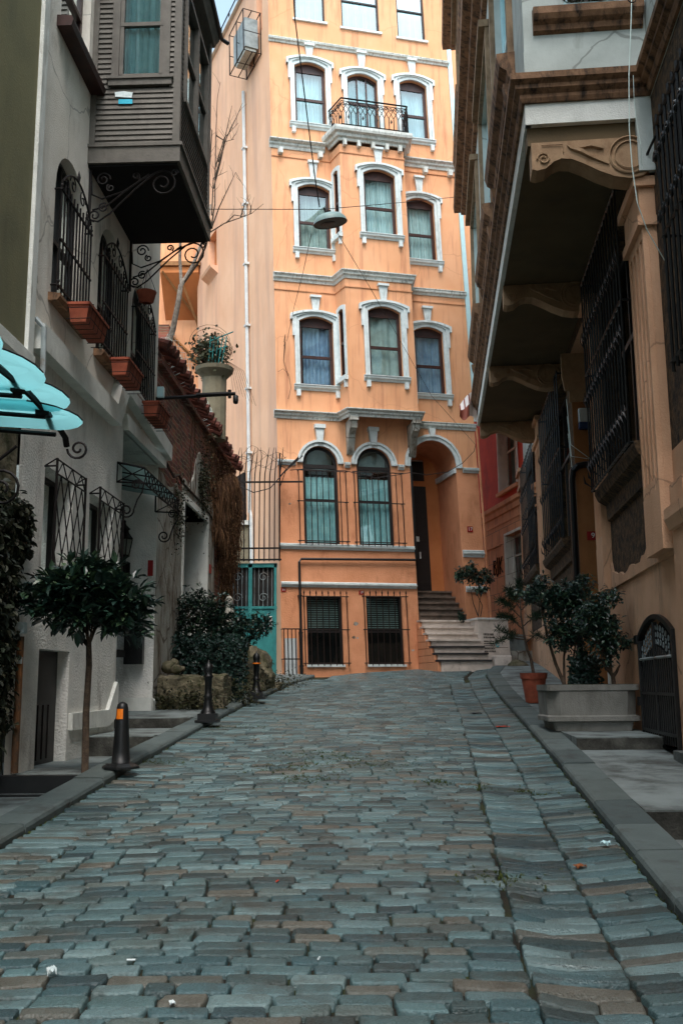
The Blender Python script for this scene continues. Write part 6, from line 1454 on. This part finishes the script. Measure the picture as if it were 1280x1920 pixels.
def bush(label, name, blobs, stems, n, base, Y, seed, lsize=(.045, .085), bark='bark'):
    rg = random.Random(seed); t = thing(name, base, label, 'shrub'); m = MB()
    for s in stems: m.tube([tuple(at(x, y, Y + dy)) for x, y, dy in s[1]], [lerp(s[0], s[0] * .35, i / (len(s[1]) - 1)) for i in range(len(s[1]))], 6)
    m.go('stem', MT[bark], t, smooth=True); m = MB()
    tot = sum(b[2] * b[3] for b in blobs); tw = MB()
    for (x, y, rx, ry, dy) in blobs:
        for _ in range(int(n * rx * ry / tot)):
            a, r_ = rg.uniform(0, 6.283), rg.random() ** .6; dz = rg.uniform(-1, 1) * .22
            c = at(x + rx * r_ * math.cos(a), y + ry * r_ * math.sin(a), Y + dy + dz)
            for k in range(5): m.leaf(c + Vector((rg.uniform(-.03, .03), rg.uniform(-.03, .03), rg.uniform(-.03, .03))), Vector((rg.uniform(-1, 1), rg.uniform(-1, 1), rg.uniform(-.8, .7))), Vector((rg.uniform(-.5, .5), -.3, 1)), rg.uniform(*lsize), rg.uniform(*lsize) * .24, rg.random())
            if rg.random() < .12: q = at(x, y, Y + dy); tw.tube([tuple(q), tuple(q.lerp(c, .5) + Vector((0, 0, -.02))), tuple(c)], .004, 3)
    m.go('leaves', MT['leaf_dark'], t); tw.go('twigs', MT[bark], t); return t
bush('dark leafy shrub with a forked stem at the right end of the concrete planter', 'planter_shrub', [(1115, 1140, 26, 22, 0), (1145, 1125, 20, 14, 0), (1120, 1175, 38, 28, 0), (1150, 1213, 34, 10, 0), (1165, 1212, 20, 9, 0), (1128, 1215, 28, 20, 0), (1135, 1240, 16, 18, 0), (1098, 1165, 26, 30, .1), (1125, 1190, 34, 34, .1)],
     [(.030, [(1145, 1292, 0), (1143, 1275, 0), (1128, 1255, 0), (1118, 1210, 0), (1112, 1160, 0)]), (.028, [(1143, 1276, 0), (1150, 1268, 0), (1157, 1254, 0)]), (.02, [(1140, 1272, 0), (1138, 1240, 0), (1145, 1210, 0), (1170, 1210, 0)])], 520, tuple(at(1145, 1292, 11.85)), 11.85, 21)
bush('tall dark shrub behind the middle of the planter, in front of the black pipe', 'background_shrub', [(1012, 1092, 12, 10, .3), (1020, 1120, 30, 24, .3), (1038, 1150, 24, 40, .3), (1060, 1120, 26, 26, .3), (1078, 1140, 26, 34, .3), (1050, 1200, 30, 24, .3), (1075, 1190, 30, 24, .3), (1095, 1100, 16, 14, .3), (985, 1120, 20, 16, .3), (1090, 1240, 18, 20, .3)],
     [(.026, [(1052, 1290, .3), (1036, 1250, .3), (1022, 1200, .3), (1012, 1150, .3), (1010, 1110, .3)]), (.02, [(1052, 1290, .3), (1052, 1240, .3), (1060, 1180, .3), (1070, 1130, .3)]), (.018, [(1060, 1290, .3), (1070, 1240, .3), (1080, 1180, .3)])], 1000, tuple(at(1055, 1290, 12.4)), 12.4, 22)
q = at(1058, 1290, 12.35); m = MB(); m.lathe((q.x, q.y, .99), [(.14, 0), (.19, .34), (.215, .35), (.22, .42), (.19, .42), (.18, .38)], 16); m.go('black_pot', MT['black_plastic'], label='black plastic pot behind the left end of the concrete planter', category='flower pot')
m = MB(); rg = random.Random(31)
for _ in range(900):
    p = at(rg.uniform(1065, 1115), rg.uniform(1240, 1292), 12.5); m.leaf(p + Vector((0, rg.uniform(-.15, .15), 0)), Vector((rg.uniform(-1, 1), rg.uniform(-1, 1), rg.uniform(-1, 1))), Vector((0, -1, .4)), rg.uniform(.04, .08), .016, rg.random() * .6)
m.go('low_foliage', MT['leaf_dark'], label='low dark foliage filling the middle of the planter behind its rim', category='plant')
bush('small shrub on bare thin stems on top of the marble stair wall', 'stair_shrub', [(872, 1078, 20, 12, 0), (892, 1088, 20, 12, 0), (862, 1084, 16, 10, 0), (908, 1086, 14, 14, 0), (900, 1110, 14, 8, 0), (880, 1066, 12, 8, 0)],
     [(.016, [(893, 1160, 0), (884, 1135, 0), (878, 1100, 0)]), (.014, [(897, 1160, 0), (901, 1140, 0), (892, 1120, 0), (889, 1095, 0)]), (.012, [(893, 1160, 0), (896, 1130, 0), (905, 1100, 0)])], 260, tuple(at(893, 1160, 24.0)), 24.0, 23, (.07, .12))
m = MB()
for _ in range(90):
    p = at(rg.uniform(856, 864), rg.uniform(1152, 1170), 24.5); m.leaf(p, Vector((rg.uniform(-1, 1), rg.uniform(-1, 1), rg.uniform(-.4, 1))), Vector((0, -1, .4)), rg.uniform(.05, .09), .02)
m.go('stair_weed', MT['leaf_dark'], label='little dark weed tuft at the right end of the upper stair steps', category='weed')

# ---------------------------------------------------------------- cloth on the bay end
cl = MB(); N_ = 14
top_c = [(862, 765), (866, 752), (874, 743), (886, 738), (892, 738)]
P = []
for i in range(N_ + 1):
    t_ = i / N_
    a = at(lerp(863, 893, t_), 765 - 27 * math.sin(t_ * 1.6), 20.9 + .12 * math.sin(t_ * 9)); b = at(lerp(864, 896, t_), 784 + 6 * math.sin(t_ * 7) + 8 * t_, 20.8 + .14 * math.sin(t_ * 9 + .6)); mid = (a + b) / 2 + Vector((0, -.1, 0))
    P.append((a, mid, b))
for i in range(N_):
    for k in range(2): cl.add([tuple(P[i][k]), tuple(P[i + 1][k]), tuple(P[i + 1][k + 1]), tuple(P[i][k + 1])], [(0, 1, 2, 3)], (.55 if i % 4 else .0) if k == 0 else (.0 if i < 8 else .75), W)
mat('cloth', (226, 196, 178), (226, 196, 178), .9, 3, tone=((150, 60, 38), (232, 222, 214), (236, 228, 222), (230, 214, 204), (170, 84, 60)), tonefac=.9)
cl.go('hanging_cloth', MT['cloth'], label='white and red cloth draped over the far end of the bay moulding', category='cloth')

# ---------------------------------------------------------------- street lamp on wires
lc = at(627, 414, 14.0)
t = thing('street_lamp', tuple(lc), 'round enamel street lamp hanging from overhead wires above the street', 'street lamp')
rot = Matrix.Rotation(R(-9), 3, 'Y') @ Matrix.Rotation(R(9), 3, 'X')
def LT_(x, y, z): return lc + rot @ Vector((x, y, z))
m = MB(LT_); m.lathe((0, 0, 0), [(.262, -.035), (.262, -.02), (.25, .02), (.20, .075), (.12, .105), (.05, .115), (.0, .117)], 28)
m.f.pop(-2) if False else None
m.go('shade', MT['lamp_enamel'], t, smooth=True)
m = MB(LT_); m.lathe((0, 0, -.038), [(.258, 0), (.24, .004), (.15, .012), (.0, .012)], 28); m.go('reflector', MT['lamp_inside'], t)
m = MB(LT_); m.spiral((0, 0, -.036), (1, 0, 0), (0, 1, 0), .26, .26, 0, 1.0, .008, 4, 30); m.lathe((-.04, 0, -.05), [(.0, 0), (.10, .005), (.12, .03)], 16, sx=1.2, sy=.9); m.go('rim', MT['black_plastic'], t)
m = MB(LT_); m.box(-.06, .04, -.03, .03, .11, .16); m.bar((-.05, 0, .15), (-.06, 0, .22), .012); m.go('fitting', MT['iron'], t)
def wire(name, pts, r, lab, mt='iron'):
    m = MB(); m.tube([tuple(at(*p)) for p in pts], r, 4); m.go(name, MT[mt], label=lab, category='wire')
wire('span_wire', [(380, 388, 13.3), (500, 390, 13.7), (612, 392, 14.0), (700, 386, 15.5), (780, 380, 17.5), (862, 373, 20.5)], .006, 'thin horizontal span wire crossing the street at the lamp')
wire('supply_wire', [(563, -60, 12.6), (567, 30, 12.8), (578, 130, 13.1), (590, 240, 13.5), (600, 330, 13.8), (608, 388, 14.0)], .009, 'thick black supply cable coming down to the street lamp from above')
wire('guy_wire', [(592, 438, 14.0), (575, 510, 17), (556, 580, 20.5), (543, 638, 23.2)], .005, 'thin slack wire from the lamp down to the left of the facade')
wire('guy_wire', [(640, 436, 14.1), (700, 540, 16), (760, 650, 18.5), (812, 745, 21), (860, 800, 23), (893, 838, 24.3)], .005, 'thin slack wire from the lamp down to the right corner of the facade')
wire('facade_cable', [(893, 838, 24.4), (890, 850, 24.3), (868, 872, 24), (840, 888, 23.8), (800, 893, 23.7), (770, 888, 23.6), (740, 893, 23.5), (705, 897, 23.5), (670, 888, 23.4), (645, 882, 23.4), (610, 882, 23.3), (572, 878, 23.3), (545, 880, 23.3)], .010, 'sagging black cable strung across the arched ground floor of the townhouse')
m = MB(F)
for k in range(2): m.tube([(.22, .03, 10.1 - .1 * k), (.26, .06, 10.3 - .2 * k), (.2, .05, 9.6), (.32, .03, 9.2)], .006, 4)
m.tube([(.05, .03, 9.3), (.18, .05, 9.38), (.34, .04, 9.25), (.38, .03, 8.9), (.3, .02, 8.6)], .005, 4); m.go('loose_cable', MT['iron_rust'], label='short loose cable ends on the orange wall left of the first window column', category='cable')

# ---------------------------------------------------------------- litter
def onroad(px, py): 
    p = Vector((0, 0, 0))
    for k in range(2500):
        Y = 2.5 + k * .01; p = at(px, py, Y)
        if p.z < RZ(p.x, p.y) + .02: break
    return p
def litter(name, px, py, f, mt, lab, cat='litter'):
    p = onroad(px, py); m = MB(); f(m, Vector((p.x, p.y, RZ(p.x, p.y) + .016))); m.go(name, MT[mt], label=lab, category=cat)
def scrap(w, l, a, h=.012):
    def f(m, p):
        ca, sa = math.cos(a), math.sin(a); N_ = 5; P = [[(p.x + (i / N_ - .5) * w * ca - (k / N_ - .5) * l * sa, p.y + (i / N_ - .5) * w * sa + (k / N_ - .5) * l * ca, p.z + h * abs(math.sin(i * 1.9 + k * 1.3))) for k in range(N_ + 1)] for i in range(N_ + 1)]
        for i in range(N_):
            for k in range(N_): m.quad(P[i][k], P[i + 1][k], P[i + 1][k + 1], P[i][k + 1])
    return f
def butt(a): return lambda m, p: m.tube([(p.x, p.y, p.z), (p.x + .035 * math.cos(a), p.y + .035 * math.sin(a), p.z)], .0042, 6)
litter('orange_wrapper', 935, 1367, scrap(.17, .10, .1, .01), 'litter_red', 'flat orange red wrapper lying in the right gutter')
litter('crushed_box', 886, 1343, scrap(.15, .12, .1, .03), 'black_plastic', 'flattened black scrap on the cobbles left of the orange wrapper')
litter('white_tissue', 83, 1818, scrap(.035, .05, .4, .03), 'paper', 'crumpled pale tissue on the cobbles at the lower left')
litter('blue_tissue', 1125, 1592, scrap(.05, .05, .9, .03), 'pvc', 'crumpled pale blue tissue against the right kerb')
litter('dry_leaf', 1075, 1633, scrap(.07, .05, .5, .02), 'dry_leaf', 'curled brown dry leaf in the right gutter')
litter('cigarette_butt', 225, 1793, butt(.05), 'paper', 'white cigarette butt lying crosswise at the lower left', 'cigarette butt')
litter('cigarette_butt', 583, 1797, butt(1.4), 'paper', 'white cigarette butt pointing up the street near the bottom centre', 'cigarette butt')
litter('cigarette_butt', 507, 1650, butt(1.3), 'litter_red', 'reddish cigarette butt on the cobbles left of centre', 'cigarette butt')
litter('paper_scrap', 308, 1875, scrap(.02, .03, .4, .01), 'paper', 'tiny white paper scrap near the bottom edge left of centre')
# ---------------------------------------------------------------- camera, light
cam = bpy.data.cameras.new('camera'); co = bpy.data.objects.new('camera', cam); C.objects.link(co)
cam.sensor_fit = 'VERTICAL'; cam.sensor_height = 24; cam.lens = 24 * FPX / 1920; cam.clip_end = 2000; cam.clip_start = .05
co.location = (0, 0, CAM_H)
co.rotation_euler = (Matrix.Rotation(R(90) + PITCH, 4, 'X') @ Matrix.Rotation(ROLL * CAMSIGN, 4, 'Z')).to_euler()
sc = bpy.context.scene; sc.camera = co
EL, AZ = R(58), R(176)     # sun behind the camera, slightly to the left
w = bpy.data.worlds.new('World'); sc.world = w; w.use_nodes = True; nt = w.node_tree; N = nt.nodes; L = nt.links
sky = N.new('ShaderNodeTexSky'); sky.sky_type = 'NISHITA'; sky.sun_disc = False; sky.sun_elevation = EL; sky.sun_rotation = AZ; sky.dust_density = 2.0
hs = N.new('ShaderNodeHueSaturation'); hs.inputs['Saturation'].default_value = .72; hs.inputs['Hue'].default_value = .47; hs.inputs['Value'].default_value = 1.45
L.new(sky.outputs[0], hs.inputs['Color']); L.new(hs.outputs[0], N['Background'].inputs[0]); N['Background'].inputs[1].default_value = .15
sl = bpy.data.lights.new('sun', 'SUN'); sl.energy = 1.25; sl.angle = R(26); sl.color = (1, .95, .90)
so = bpy.data.objects.new('sun', sl); C.objects.link(so)
so.rotation_euler = Vector((math.sin(AZ) * math.cos(EL), math.cos(AZ) * math.cos(EL), math.sin(EL))).to_track_quat('Z', 'Y').to_euler()
sc.view_settings.view_transform = 'Standard'; sc.view_settings.look = 'None'; sc.view_settings.exposure = EXPO; sc.view_settings.gamma = 1
sc.cycles.max_bounces = 8; sc.cycles.transparent_max_bounces = 12
for o in bpy.data.objects:
    if '_o' in o: del o['_o']
